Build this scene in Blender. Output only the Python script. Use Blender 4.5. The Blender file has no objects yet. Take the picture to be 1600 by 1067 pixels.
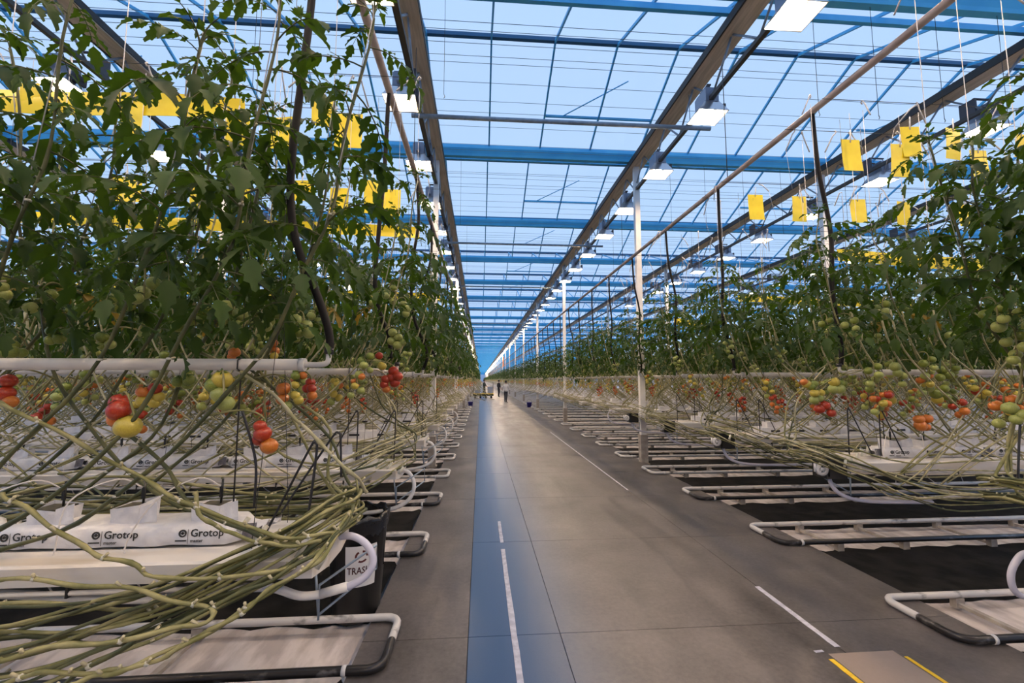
import bpy, math, random
import numpy as np
from mathutils import Vector, Matrix, Euler

random.seed(7)
rnd = random.Random(11)
S = bpy.context.scene
COL = S.collection

# ------------------------------------------------------------------ camera
F_PX, CAM_H = 665.0, 1.7
YAW = math.atan(49 / F_PX)
PIT = math.atan(60 / F_PX * math.cos(YAW))
cam_d = bpy.data.cameras.new('camera')
cam_d.sensor_width = 36.0
cam_d.lens = F_PX * 36.0 / 1600.0
cam_d.clip_start, cam_d.clip_end = 0.05, 900
cam = bpy.data.objects.new('camera', cam_d)
cam.location = (0, 0, CAM_H)
cam.rotation_euler = (math.pi / 2 + PIT, 0, -YAW)
COL.objects.link(cam)
S.camera = cam

# ------------------------------------------------------------------ world, exposure
S.view_settings.view_transform = 'Standard'
S.view_settings.look = 'None'
S.view_settings.exposure = 0.15
S.view_settings.gamma = 1.0
S.view_settings.use_curve_mapping = False
SKY = (0.46, 0.66, 0.97)
SKY_STRENGTH = 1.05
LAMP_STRENGTH = 520.0
w = bpy.data.worlds.new('dusk_sky'); S.world = w; w.use_nodes = True
bg = w.node_tree.nodes['Background']
bg.inputs[0].default_value = (*SKY, 1); bg.inputs[1].default_value = SKY_STRENGTH
cy = S.cycles
cy.max_bounces = 6; cy.diffuse_bounces = 3; cy.glossy_bounces = 3; cy.transmission_bounces = 3
cy.transparent_max_bounces = 10; cy.caustics_reflective = False; cy.caustics_refractive = False
cy.sample_clamp_indirect = 4.0
cy.use_denoising = True
cy.adaptive_threshold = 0.02

# pixel of the photograph + crop row plane  ->  place in the greenhouse (same camera as above)
_fw = Vector((math.sin(YAW) * math.cos(PIT), math.cos(YAW) * math.cos(PIT), math.sin(PIT)))
_rt = Vector((math.cos(YAW), -math.sin(YAW), 0)); _up = _rt.cross(_fw)
def at(x, y, Y):
    d = _fw + _rt * ((x - 800) / F_PX) + _up * ((533.5 - y) / F_PX)
    return Vector((0, 0, CAM_H)) + d * (Y / d.y)

# ------------------------------------------------------------------ materials
def mat(name, col, rough=.6, metal=0., spec=.5, noise=None, bump=0., col2=None, scale=8., emis=None, stretch=None):
    m = bpy.data.materials.new(name); m.use_nodes = True
    nt = m.node_tree; p = nt.nodes['Principled BSDF']
    p.inputs['Base Color'].default_value = (*col, 1)
    p.inputs['Roughness'].default_value = rough
    p.inputs['Metallic'].default_value = metal
    p.inputs['Specular IOR Level'].default_value = spec
    if col2 is not None or bump:
        tc = nt.nodes.new('ShaderNodeTexCoord'); n = nt.nodes.new('ShaderNodeTexNoise')
        n.inputs['Scale'].default_value = scale; n.inputs['Detail'].default_value = 5
        src = tc.outputs['Object']
        if stretch:
            mp = nt.nodes.new('ShaderNodeMapping'); mp.inputs['Scale'].default_value = stretch
            nt.links.new(src, mp.inputs[0]); src = mp.outputs[0]
        nt.links.new(src, n.inputs['Vector'])
        if col2 is not None:
            r = nt.nodes.new('ShaderNodeValToRGB')
            lo, hi = noise or (.4, .6)
            r.color_ramp.elements[0].position = lo; r.color_ramp.elements[1].position = hi
            r.color_ramp.elements[0].color = (*col, 1); r.color_ramp.elements[1].color = (*col2, 1)
            nt.links.new(n.outputs['Fac'], r.inputs[0]); nt.links.new(r.outputs[0], p.inputs['Base Color'])
        if bump:
            b = nt.nodes.new('ShaderNodeBump'); b.inputs['Strength'].default_value = bump; b.inputs['Distance'].default_value = .02
            nt.links.new(n.outputs['Fac'], b.inputs['Height']); nt.links.new(b.outputs[0], p.inputs['Normal'])
    if emis:
        p.inputs['Emission Color'].default_value = (*emis[0], 1); p.inputs['Emission Strength'].default_value = emis[1]
    return m

def leaf_mat(name, c1, c2, tr, back=.35):
    m = bpy.data.materials.new(name); m.use_nodes = True
    nt = m.node_tree; p = nt.nodes['Principled BSDF']; out = nt.nodes['Material Output']
    oi = nt.nodes.new('ShaderNodeObjectInfo'); tc = nt.nodes.new('ShaderNodeTexCoord'); n = nt.nodes.new('ShaderNodeTexNoise')
    n.inputs['Scale'].default_value = 5.; n.inputs['Detail'].default_value = 3
    nt.links.new(tc.outputs['Object'], n.inputs['Vector'])
    ad = nt.nodes.new('ShaderNodeMath'); ad.operation = 'MULTIPLY_ADD'; ad.inputs[1].default_value = .5
    nt.links.new(oi.outputs['Random'], ad.inputs[0]); 
    sb = nt.nodes.new('ShaderNodeMath'); sb.operation = 'SUBTRACT'; sb.inputs[1].default_value = .25
    nt.links.new(n.outputs['Fac'], sb.inputs[0]); nt.links.new(sb.outputs[0], ad.inputs[2])
    r = nt.nodes.new('ShaderNodeValToRGB')
    r.color_ramp.elements[0].position = .2; r.color_ramp.elements[1].position = .8
    r.color_ramp.elements[0].color = (*c1, 1); r.color_ramp.elements[1].color = (*c2, 1)
    nt.links.new(ad.outputs[0], r.inputs[0]); nt.links.new(r.outputs[0], p.inputs['Base Color'])
    p.inputs['Roughness'].default_value = .55; p.inputs['Specular IOR Level'].default_value = .22
    t = nt.nodes.new('ShaderNodeBsdfTranslucent'); t.inputs[0].default_value = (*tr, 1)
    mx = nt.nodes.new('ShaderNodeMixShader'); mx.inputs[0].default_value = back
    nt.links.new(p.outputs[0], mx.inputs[1]); nt.links.new(t.outputs[0], mx.inputs[2]); nt.links.new(mx.outputs[0], out.inputs[0])
    return m

def glass_mat():
    m = bpy.data.materials.new('roof_glass'); m.use_nodes = True
    nt = m.node_tree; nt.nodes.remove(nt.nodes['Principled BSDF']); out = nt.nodes['Material Output']
    t = nt.nodes.new('ShaderNodeBsdfTransparent'); t.inputs[0].default_value = (.985, .99, 1, 1)
    g = nt.nodes.new('ShaderNodeBsdfGlossy'); g.inputs['Roughness'].default_value = .15
    mx = nt.nodes.new('ShaderNodeMixShader'); mx.inputs[0].default_value = .04
    nt.links.new(t.outputs[0], mx.inputs[1]); nt.links.new(g.outputs[0], mx.inputs[2]); nt.links.new(mx.outputs[0], out.inputs[0])
    return m

def concrete(name, c1, c2, r0, r1, spec=.5, lane=False):
    m = bpy.data.materials.new(name); m.use_nodes = True
    nt = m.node_tree; p = nt.nodes['Principled BSDF']; L = nt.links.new
    g = nt.nodes.new('ShaderNodeNewGeometry')
    def noise(sc, det, st=None):
        n = nt.nodes.new('ShaderNodeTexNoise'); n.inputs['Scale'].default_value = sc; n.inputs['Detail'].default_value = det
        n.inputs['Roughness'].default_value = .65
        if st:
            mp = nt.nodes.new('ShaderNodeMapping'); mp.inputs['Scale'].default_value = st; L(g.outputs['Position'], mp.inputs[0]); L(mp.outputs[0], n.inputs['Vector'])
        else: L(g.outputs['Position'], n.inputs['Vector'])
        return n
    a = noise(1.1, 8); b = noise(30, 4); c = noise(2.2, 5, (1, .22, 1)); d = noise(140, 2)
    r = nt.nodes.new('ShaderNodeValToRGB'); r.color_ramp.elements[0].position = .35; r.color_ramp.elements[1].position = .69
    r.color_ramp.elements[0].color = (*c1, 1); r.color_ramp.elements[1].color = (*c2, 1)
    mx = nt.nodes.new('ShaderNodeMath'); mx.operation = 'MULTIPLY_ADD'; mx.inputs[1].default_value = .45
    ml = nt.nodes.new('ShaderNodeMath'); ml.operation = 'MULTIPLY_ADD'; ml.inputs[1].default_value = .35
    m2 = nt.nodes.new('ShaderNodeMath'); m2.operation = 'MULTIPLY'; m2.inputs[1].default_value = .22
    L(b.outputs['Fac'], m2.inputs[0]); L(c.outputs['Fac'], ml.inputs[0]); L(m2.outputs[0], ml.inputs[2])
    L(a.outputs['Fac'], mx.inputs[0]); L(ml.outputs[0], mx.inputs[2]); L(mx.outputs[0], r.inputs[0]); L(r.outputs[0], p.inputs['Base Color'])
    rr = nt.nodes.new('ShaderNodeMapRange'); rr.inputs[1].default_value = .35; rr.inputs[2].default_value = .65; rr.inputs[3].default_value = r0; rr.inputs[4].default_value = r1
    L(c.outputs['Fac'], rr.inputs[0]); L(rr.outputs[0], p.inputs['Roughness'])
    p.inputs['Specular IOR Level'].default_value = spec
    if lane:      # polished lane: sky reflection painted in blue, fading towards the middle of the aisle
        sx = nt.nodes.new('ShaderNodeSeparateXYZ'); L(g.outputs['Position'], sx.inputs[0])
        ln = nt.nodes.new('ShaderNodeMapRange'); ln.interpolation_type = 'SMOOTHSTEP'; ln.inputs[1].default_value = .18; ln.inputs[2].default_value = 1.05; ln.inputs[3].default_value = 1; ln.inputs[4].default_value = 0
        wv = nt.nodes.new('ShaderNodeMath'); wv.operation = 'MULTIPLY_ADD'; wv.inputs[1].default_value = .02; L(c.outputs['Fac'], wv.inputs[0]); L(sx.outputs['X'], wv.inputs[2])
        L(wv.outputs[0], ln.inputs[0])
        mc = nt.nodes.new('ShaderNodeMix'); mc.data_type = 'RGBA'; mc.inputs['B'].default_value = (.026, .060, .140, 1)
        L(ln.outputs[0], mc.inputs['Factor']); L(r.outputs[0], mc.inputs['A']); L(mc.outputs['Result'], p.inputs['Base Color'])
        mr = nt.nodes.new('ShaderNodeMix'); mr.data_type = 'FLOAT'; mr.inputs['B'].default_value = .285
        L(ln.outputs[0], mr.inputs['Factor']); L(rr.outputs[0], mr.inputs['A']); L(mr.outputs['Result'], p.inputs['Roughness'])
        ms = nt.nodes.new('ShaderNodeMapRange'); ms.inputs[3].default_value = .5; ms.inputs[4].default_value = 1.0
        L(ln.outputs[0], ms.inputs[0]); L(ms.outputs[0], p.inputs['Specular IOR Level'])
    bp = nt.nodes.new('ShaderNodeBump'); bp.inputs['Strength'].default_value = .12; bp.inputs['Distance'].default_value = .004
    L(d.outputs['Fac'], bp.inputs['Height']); L(bp.outputs[0], p.inputs['Normal'])
    return m

M = {}
M['concrete'] = concrete('worn_concrete', (.034, .030, .030), (.185, .163, .158), .34, .52)
M['concrete_polished_sky_tint'] = concrete('polished_lane_painted_reflection', (.034, .030, .030), (.185, .163, .158), .34, .52, .5, True)
M['concrete_patch'] = concrete('repaired_concrete', (.26, .20, .17), (.32, .25, .22), .5, .6)
M['joint'] = mat('joint_filler', (.03, .027, .025), .9)
M['sheet_white'] = mat('dirty_white_ground_sheet', (.42, .37, .36), .75, col2=(.62, .56, .55), scale=3., bump=.5, stretch=(3, 1, 1))
M['sheet_black'] = mat('black_ground_cloth', (.005, .005, .005), .95, spec=.15, col2=(.014, .013, .013), scale=5., bump=.4)
M['blue_steel'] = mat('blue_tinted_steel', (.08, .50, .92), .45, .0, col2=(.10, .56, .97), scale=3)
M['blue_dark'] = mat('dark_blue_ridge', (.018, .12, .26), .5)
M['galv'] = mat('galvanised_steel', (.30, .36, .44), .45, .35, col2=(.38, .45, .54), scale=12)
M['packet'] = mat('tan_screen_packet', (.56, .46, .35), .7, col2=(.70, .58, .46), scale=4, stretch=(6, .5, 1))
M['packet_edge'] = mat('dark_packet_edge', (.035, .03, .027), .6)
M['chord'] = mat('dark_brown_chord', (.06, .05, .042), .5)
M['white_post'] = mat('white_painted_post', (.82, .80, .79), .5, col2=(.88, .86, .86), scale=6)
M['pipe_white'] = mat('white_painted_pipe', (.60, .58, .57), .38, col2=(.70, .68, .67), scale=7)
M['pipe_worn'] = mat('worn_white_rail_pipe', (.05, .045, .043), .35, col2=(.58, .55, .53), scale=9, noise=(.30, .42), stretch=(.6, 1, 1))
M['pipe_dark'] = mat('bare_dark_rail_pipe', (.03, .027, .027), .32, .4, col2=(.25, .23, .22), scale=12, noise=(.56, .70), stretch=(.5, 1, 1))
M['pipe_grey'] = mat('grey_overhead_pipe', (.24, .20, .20), .4, .2, col2=(.32, .28, .28), scale=6)
M['rubber'] = mat('black_rubber_hose', (.006, .005, .006), .6, spec=.2)
M['gutter'] = mat('white_growing_gutter', (.66, .63, .61), .42, col2=(.50, .41, .30), scale=3.5, noise=(.50, .78), stretch=(.5, 3, 3))
M['slab'] = mat('white_slab_film', (.64, .63, .67), .35, col2=(.74, .73, .76), scale=16, bump=.35)
M['slab_grey'] = mat('grey_mottled_print', (.07, .065, .08), .5, col2=(.2, .19, .21), scale=25)  # mottled dark grey panel at each slab bag end
M['print'] = mat('black_print', (.02, .02, .022), .6)
M['rock'] = mat('dark_rockwool', (.045, .04, .03), .95, col2=(.09, .08, .05), scale=30)
M['drip'] = mat('white_drip_tube', (.72, .68, .66), .45)
M['hose_clear'] = mat('milky_drain_hose', (.55, .54, .66), .35, col2=(.62, .60, .70), scale=4)
M['wire'] = mat('dark_wire', (.045, .045, .05), .4, .6)
M['wire_roof'] = mat('thin_screen_wire', (.16, .24, .34), .5)
M['twine'] = mat('white_twine', (.60, .59, .62), .6)
M['vine'] = mat('green_tan_vine', (.135, .135, .042), .6, col2=(.31, .28, .13), scale=11, noise=(.38, .66), bump=.25)
M['vine_dark'] = mat('dark_green_vine', (.035, .045, .014), .6, col2=(.10, .10, .036), scale=10, noise=(.4, .65), bump=.25)
M['vine_pale'] = mat('pale_dry_vine', (.25, .235, .12), .65, col2=(.45, .41, .27), scale=14, noise=(.4, .66))
M['node'] = mat('pale_vine_node', (.42, .38, .25), .65)
M['clip'] = mat('white_plant_clip', (.50, .49, .42), .4)
M['leaf'] = leaf_mat('tomato_leaf', (.010, .027, .006), (.036, .068, .013), (.080, .165, .008), .25)
M['leaf_far'] = leaf_mat('tomato_leaf_far', (.014, .031, .008), (.045, .074, .018), (.075, .14, .010), .24)
M['leaf_old'] = leaf_mat('yellowing_leaf', (.16, .105, .016), (.27, .18, .03), (.30, .20, .02), .3)
M['calyx'] = mat('green_calyx', (.05, .11, .02), .6)
M['t_red'] = mat('ripe_red', (.32, .020, .010), .28, col2=(.42, .05, .012), scale=10)
M['t_orange'] = mat('ripening_orange', (.52, .12, .02), .28, col2=(.55, .20, .03), scale=9)
M['t_yellow'] = mat('turning_yellow', (.44, .34, .05), .3, col2=(.50, .40, .06), scale=9)
M['t_green'] = mat('unripe_green', (.15, .19, .028), .3, col2=(.23, .27, .045), scale=9)
M['t_pale'] = mat('pale_green', (.27, .31, .075), .32, col2=(.34, .37, .11), scale=9)
M['yellow'] = mat('yellow_sticky_film', (.85, .64, .012), .4, col2=(.90, .71, .02), scale=6)
M['lamp_body'] = mat('lamp_ballast', (.30, .34, .44), .4, .3)
M['reflector'] = mat('lamp_reflector', (.62, .64, .70), .25, .7)
M['lamp_dark'] = mat('lamp_bracket', (.07, .06, .07), .5)
M['glow'] = mat('sodium_tube', (1, .8, .5), .4, emis=((1.0, .70, .40), LAMP_STRENGTH))
M['black'] = mat('black_plastic', (.012, .012, .013), .38)
M['bag'] = mat('black_bin_liner', (.008, .008, .009), .22, bump=.9, col2=(.012, .012, .013), scale=14)
M['label'] = mat('white_label', (.72, .70, .70), .5)
M['red_print'] = mat('dark_red_print', (.10, .02, .02), .5)
M['tape_white'] = mat('worn_white_tape', (.42, .41, .48), .55, col2=(.56, .55, .62), scale=20)
M['tape_yellow'] = mat('yellow_tape', (.72, .44, .02), .5, col2=(.8, .55, .03), scale=25)
M['wood'] = mat('grey_support_block', (.30, .26, .23), .8, col2=(.42, .38, .34), scale=10)
M['blue_plastic'] = mat('blue_plastic', (.05, .045, .32), .4)
M['orange'] = mat('orange_board', (.75, .28, .14), .6)
M['end_wall'] = leaf_mat('frosted_end_wall', (.70, .74, .80), (.74, .78, .84), (.85, .9, 1.), .6)
M['skin'] = mat('skin', (.42, .25, .18), .55)
M['hair'] = mat('dark_hair', (.015, .012, .01), .6)
M['cloth_dark'] = mat('dark_cloth', (.015, .014, .02), .85)
M['cloth_white'] = mat('white_shirt', (.62, .60, .60), .85)
M['cloth_green'] = mat('dark_green_jacket', (.018, .028, .02), .85)
M['shoe'] = mat('black_shoe', (.01, .01, .01), .5)
M['glass'] = glass_mat()

# ------------------------------------------------------------------ mesh builder
class MB:
    def __init__(s): s.v, s.f, s.m, s.s = [], [], [], []
    def add(s, vs, fs, mi=0, sm=False, mx=None):
        o = len(s.v)
        if mx is not None: vs = [mx @ Vector(p) for p in vs]
        s.v.extend([tuple(p) for p in vs])
        for f in fs: s.f.append(tuple(i + o for i in f)); s.m.append(mi); s.s.append(sm)
        return s
    def box(s, a, b, mi=0, mx=None):
        x0, y0, z0 = a; x1, y1, z1 = b
        return s.add([(x0, y0, z0), (x1, y0, z0), (x1, y1, z0), (x0, y1, z0), (x0, y0, z1), (x1, y0, z1), (x1, y1, z1), (x0, y1, z1)],
                     [(0, 3, 2, 1), (4, 5, 6, 7), (0, 1, 5, 4), (1, 2, 6, 5), (2, 3, 7, 6), (3, 0, 4, 7)], mi, False, mx)
    def tube(s, pts, r, n=6, mi=0, cap=True, close=False):
        P = [Vector(p) for p in pts]; k = len(P)
        R = r if isinstance(r, (list, tuple)) else [r] * k
        nrm = None; vs = []
        for i in range(k):
            if close: t = P[(i + 1) % k] - P[i - 1]
            else: t = (P[min(i + 1, k - 1)] - P[max(i - 1, 0)])
            if t.length < 1e-9: t = Vector((0, 0, 1))
            t.normalize()
            if nrm is None:
                nrm = t.orthogonal().normalized()
            else:
                nrm = nrm - t * nrm.dot(t)
                nrm = nrm.normalized() if nrm.length > 1e-6 else t.orthogonal().normalized()
            bn = t.cross(nrm)
            for j in range(n):
                a = 2 * math.pi * j / n
                vs.append(P[i] + (nrm * math.cos(a) + bn * math.sin(a)) * R[i])
        fs = []
        for i in range(k if close else k - 1):
            i2 = (i + 1) % k
            for j in range(n):
                j2 = (j + 1) % n
                fs.append((i * n + j, i * n + j2, i2 * n + j2, i2 * n + j))
        s.add(vs, fs, mi, True)
        if cap and not close:
            o = len(s.v) - len(vs)
            s.f.append(tuple(o + j for j in reversed(range(n)))); s.m.append(mi); s.s.append(False)
            s.f.append(tuple(o + (k - 1) * n + j for j in range(n))); s.m.append(mi); s.s.append(False)
        return s
    def lathe(s, prof, n=16, mi=0, c=(0, 0, 0), sm=True, axis='z'):
        vs = []; fs = []
        for (r, z) in prof:
            for j in range(n):
                a = 2 * math.pi * j / n
                p = (r * math.cos(a), r * math.sin(a), z)
                if axis == 'y': p = (p[0], p[2], p[1])
                vs.append((p[0] + c[0], p[1] + c[1], p[2] + c[2]))
        for i in range(len(prof) - 1):
            for j in range(n):
                j2 = (j + 1) % n
                fs.append((i * n + j, i * n + j2, (i + 1) * n + j2, (i + 1) * n + j))
        return s.add(vs, fs, mi, sm)
    def data(s, name, mats):
        me = bpy.data.meshes.new(name)
        me.from_pydata(s.v, [], s.f)
        for k in (mats if isinstance(mats, (list, tuple)) else [mats]): me.materials.append(M[k] if isinstance(k, str) else k)
        me.polygons.foreach_set('material_index', s.m); me.polygons.foreach_set('use_smooth', s.s)
        me.update(); return me

def ob(name, me, parent=None, loc=None, rot=None, sc=None):
    o = bpy.data.objects.new(name, me); COL.objects.link(o)
    if parent is not None: o.parent = parent
    if loc is not None: o.location = loc
    if rot is not None: o.rotation_euler = rot
    if sc is not None: o.scale = (sc, sc, sc) if isinstance(sc, (int, float)) else sc
    return o
def tag(o, label, cat=None, group=None, kind=None):
    if label: o['label'] = label
    if cat: o['category'] = cat
    if group: o['group'] = group
    if kind: o['kind'] = kind
    return o
def empty(name, loc=(0, 0, 0), rz=0): return ob(name, None, None, loc, (0, 0, rz))
ORD = ['zeroth', 'first', 'second', 'third', 'fourth', 'fifth', 'sixth', 'seventh', 'eighth', 'ninth', 'tenth', 'eleventh', 'twelfth', 'thirteenth', 'fourteenth',
       'fifteenth', 'sixteenth', 'seventeenth', 'eighteenth', 'nineteenth', 'twentieth']
def nth(k):
    if k <= 20: return ORD[k]
    t = {2: 'twenty', 3: 'thirty', 4: 'forty', 5: 'fifty'}[k // 10]
    return t + '-' + ORD[k % 10] if k % 10 else t[:-1] + 'ieth'
SIDE = {-1: 'trash-bin side', 1: 'white-post side'}

# smooth curve through points
def spline(pts, n=6):
    P = [Vector(p) for p in pts]; out = []
    for i in range(len(P) - 1):
        p0 = P[max(i - 1, 0)]; p1 = P[i]; p2 = P[i + 1]; p3 = P[min(i + 2, len(P) - 1)]
        for k in range(n):
            t = k / n
            out.append(.5 * ((2 * p1) + (p2 - p0) * t + (2 * p0 - 5 * p1 + 4 * p2 - p3) * t * t + (3 * p1 - p0 - 3 * p2 + p3) * t ** 3))
    out.append(P[-1]); return out

# ------------------------------------------------------------------ layout constants
PITCH = 1.65
def rowY(k): return 2.05 + PITCH * k
X_END = {-1: -0.65, 1: 3.20}            # where the gutters stop at the aisle
XP = {-1: -0.84, 1: 3.20}               # overhead pipes
N_ROWS = 18                             # rows built one by one; beyond: joined
def row_len(k, s):
    Y = rowY(k)
    L = (1.04 * Y + 1.4 - .65) if s < 0 else (1.40 * Y - 3.2 + 1.6)
    return max(1.3, min(L, 24.0))
def rx(s, d): return X_END[s] + s * d
# ================================================================== FLOOR
fl = empty('floor'); tag(fl, 'grey worn concrete aisle floor with joints between the crop rows', None, None, 'structure')
XS = [-0.76, -0.07, 0.545, 2.29, 3.40]
def slab_mesh(x0, x1, L, m, name='slab_mesh'):
    b = MB(); g = .0022
    w = x1 - x0; e = .0004
    vs = [(g, g, -.09), (w - g, g, -.09), (w - g, L - g, -.09), (g, L - g, -.09), (g, g, -e), (w - g, g, -e), (w - g, L - g, -e), (g, L - g, -e),
          (g + e, g + e, 0), (w - g - e, g + e, 0), (w - g - e, L - g - e, 0), (g + e, L - g - e, 0)]
    b.add(vs, [(0, 1, 5, 4), (1, 2, 6, 5), (2, 3, 7, 6), (3, 0, 4, 7), (4, 5, 9, 8), (5, 6, 10, 9), (6, 7, 11, 10), (7, 4, 8, 11), (8, 9, 10, 11)])
    return b.data(name, m)
JY = [-1.95 + PITCH * i for i in range(16)]
for i in range(4):
    m = 'concrete_polished_sky_tint' if i in (1, 2) else 'concrete'
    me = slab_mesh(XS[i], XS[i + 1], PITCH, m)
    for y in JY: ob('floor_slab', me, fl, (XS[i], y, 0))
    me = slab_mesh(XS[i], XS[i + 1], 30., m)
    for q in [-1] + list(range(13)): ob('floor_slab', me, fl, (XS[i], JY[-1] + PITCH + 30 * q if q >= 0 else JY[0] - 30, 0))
ob('joint_bed', MB().box((XS[0] + .01, -24, -.085), (XS[-1] - .01, 400, -.012)).data('joint_bed', 'joint'), fl)
# repaired square and chalk marks near the yellow tape
ob('concrete_patch', MB().box((2.17, 1.9, -.001), (2.60, 2.66, .0025)).data('patch', 'concrete_patch'), fl)
b = MB()
def strip(b, x0, y0, x1, y1, wd, mi=0, z=.003, seg=14, r=None):
    r = r or rnd
    P = [Vector((x0 + (x1 - x0) * i / seg, y0 + (y1 - y0) * i / seg, 0)) for i in range(seg + 1)]
    d = (P[-1] - P[0]).normalized(); nx = Vector((-d.y, d.x, 0))
    vs = []
    for p in P:
        a = wd / 2 * r.uniform(.86, 1.05); c = wd / 2 * r.uniform(.86, 1.05)
        vs += [p + nx * a + Vector((0, 0, z)), p - nx * c + Vector((0, 0, z)), p + nx * a + Vector((0, 0, .0005)), p - nx * c + Vector((0, 0, .0005))]
    fs = []
    for i in range(seg):
        o = i * 4
        fs += [(o, o + 4, o + 5, o + 1), (o, o + 2, o + 6, o + 4), (o + 1, o + 5, o + 7, o + 3)]
    b.add(vs, fs, mi); return b
strips = [('white_tape', 'long worn white tape strip on the floor along the polished lane', .235, 1.6, .235, 4.45, .042, 'tape_white'),
          ('white_tape', 'short piece of white tape past the long strip on the polished lane', .235, 4.62, .235, 5.3, .036, 'tape_white'),
          ('white_tape', 'white tape strip on the floor near the yellow tape marks', 2.285, 2.72, 2.285, 3.52, .042, 'tape_white'),
          ('white_tape', 'faint thin white tape line far down the aisle floor', 2.285, 6.6, 2.285, 14.0, .025, 'tape_white'),
          ('white_tape', 'tiny white tape scrap beside the yellow corner mark', 2.10, 2.685, 2.16, 2.69, .02, 'tape_white'),
          ('yellow_tape', 'solid yellow tape mark along the repaired concrete square', 2.145, 1.9, 2.145, 2.61, .032, 'tape_yellow'),
          ('yellow_tape', 'worn yellow tape mark on the rail side of the repaired square', 2.625, 1.9, 2.625, 2.60, .026, 'tape_yellow'),
          ('yellow_tape', 'small yellow tape scrap at the bottom of the polished lane', -.02, 2.535, .06, 2.535, .014, 'tape_yellow')]
for n, l, x0, y0, x1, y1, wd, m in strips:
    tag(ob(n, strip(MB(), x0, y0, x1, y1, wd).data(n, m)), l, 'floor tape')
# ground beside the aisle
for s in (-1, 1):
    x0, x1 = (-60, XS[0]) if s < 0 else (XS[-1], 60)
    o = ob('ground_' + ('left' if s < 0 else 'right'), MB().box((x0, -24, -.12), (x1, 400, -.085)).data('ground', 'sheet_white'))
    tag(o, 'dirty white ground sheeting under the crop rows on the ' + SIDE[s], None, None, 'structure')
    for k in range(N_ROWS):
        Y = rowY(k); L = row_len(k, s) + 1.0
        xe = XS[0] - .02 if s < 0 else XS[-1] + .02
        n = 26; vs = []; fs = []
        for i in range(n + 1):
            t = (i / n) ** 1.6
            x = xe + s * L * t
            curl = .05 * max(0, 1 - i / 2.0)
            ya = Y - .35 + rnd.uniform(-.03, .03) + (.10 if i == 0 else 0); yb = Y + .68 + rnd.uniform(-.04, .04) - (.08 if i == 0 else 0)
            zs = [-.082, -.066 + curl * .4, -.060 + curl, -.064 + curl, -.060 + curl * .5, -.082]
            ys = [ya, ya + .02, ya + .2, (ya + yb) / 2, yb - .03, yb]
            vs += [(x, yy, zz + rnd.uniform(-.006, .006)) for yy, zz in zip(ys, zs)]
        for i in range(n):
            for j in range(5):
                q = (i * 6 + j, i * 6 + j + 1, i * 6 + j + 7, i * 6 + j + 6)
                fs.append(q if s > 0 else q[::-1])
        me = MB().add(vs, fs, 0, True).data('ground_cloth', 'sheet_black')
        tag(ob('ground_cloth', me), f'black ground cloth under the {nth(k+1)} crop row on the {SIDE[s]}', 'ground cloth', 'black cloths under the crop rows')

# ================================================================== ROOF
GY = [4.75 + 4.125 * i for i in range(-7, 96)]
ZG, ZR = 6.72, 7.57
roof = empty('ceiling'); tag(roof, 'glazed greenhouse roof of blue steel gutters, ridges, bars and glass', None, None, 'structure')
XL, XR = -21.0, 24.0
def xlen_mesh(prof, name, m):      # profile (y,z) swept along X
    n = len(prof); vs = [(XL, y, z) for y, z in prof] + [(XR, y, z) for y, z in prof]
    fs = [(j, (j + 1) % n, n + (j + 1) % n, n + j) for j in range(n)] + [tuple(reversed(range(n))), tuple(range(n, 2 * n))]
    return MB().add(vs, fs).data(name, m)
gut_me = xlen_mesh([(-.10, .14), (-.11, .06), (-.065, -.04), (-.05, -.09), (.05, -.09), (.065, -.04), (.11, .06), (.10, .14)], 'roof_gutter', 'blue_steel')
sub_me = xlen_mesh([(-.03, .06), (-.03, -.03), (.03, -.03), (.03, .06)], 'gutter_rail', 'blue_steel')
rid_me = xlen_mesh([(-.035, .03), (-.035, -.04), (.035, -.04), (.035, .03), (0, .06)], 'ridge_beam', 'blue_dark')
NB = 15
NB += 4
for i, y in enumerate(GY[:NB + 3]):
    ob('roof_gutter', gut_me, roof, (0, y, 6.60))
    ob('gutter_rail', sub_me, roof, (0, y + .42, 6.70))
    ob('ridge_beam', rid_me, roof, (0, y + 2.0625, ZR))
fb = MB()
for y in GY[NB + 3:]:
    XL, XR = (-21., 24.) if y < 110 else (-9., 14.)
    for (y0, z0, y1, z1) in ((y - .1, 6.51, y + .1, 6.74), (y + .39, 6.67, y + .45, 6.76), (y + 2.03, 7.53, y + 2.10, 7.62)):
        fb.box((XL, y0, z0), (XR, y1, z1))
tag(ob('beam_mass', fb.data('beam_mass', 'blue_steel'), roof), None, None, None, 'stuff')
SPX = 1.107
barX = [0.15 + SPX * i for i in range(-19, 22)]
dy, dz = 2.0625, ZR - ZG
sl = math.hypot(dy, dz); an = math.atan2(dz, dy)
bar_me = MB().box((-.016, 0, -.045), (.016, sl, .0)).data('glazing_bar', 'blue_steel')
pane_me = MB().box((.022, .05, -.004), (SPX - .022, sl - .03, .004)).data('pane', 'glass')
fbar, fpan = MB(), MB(); nb = npn = 0
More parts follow.
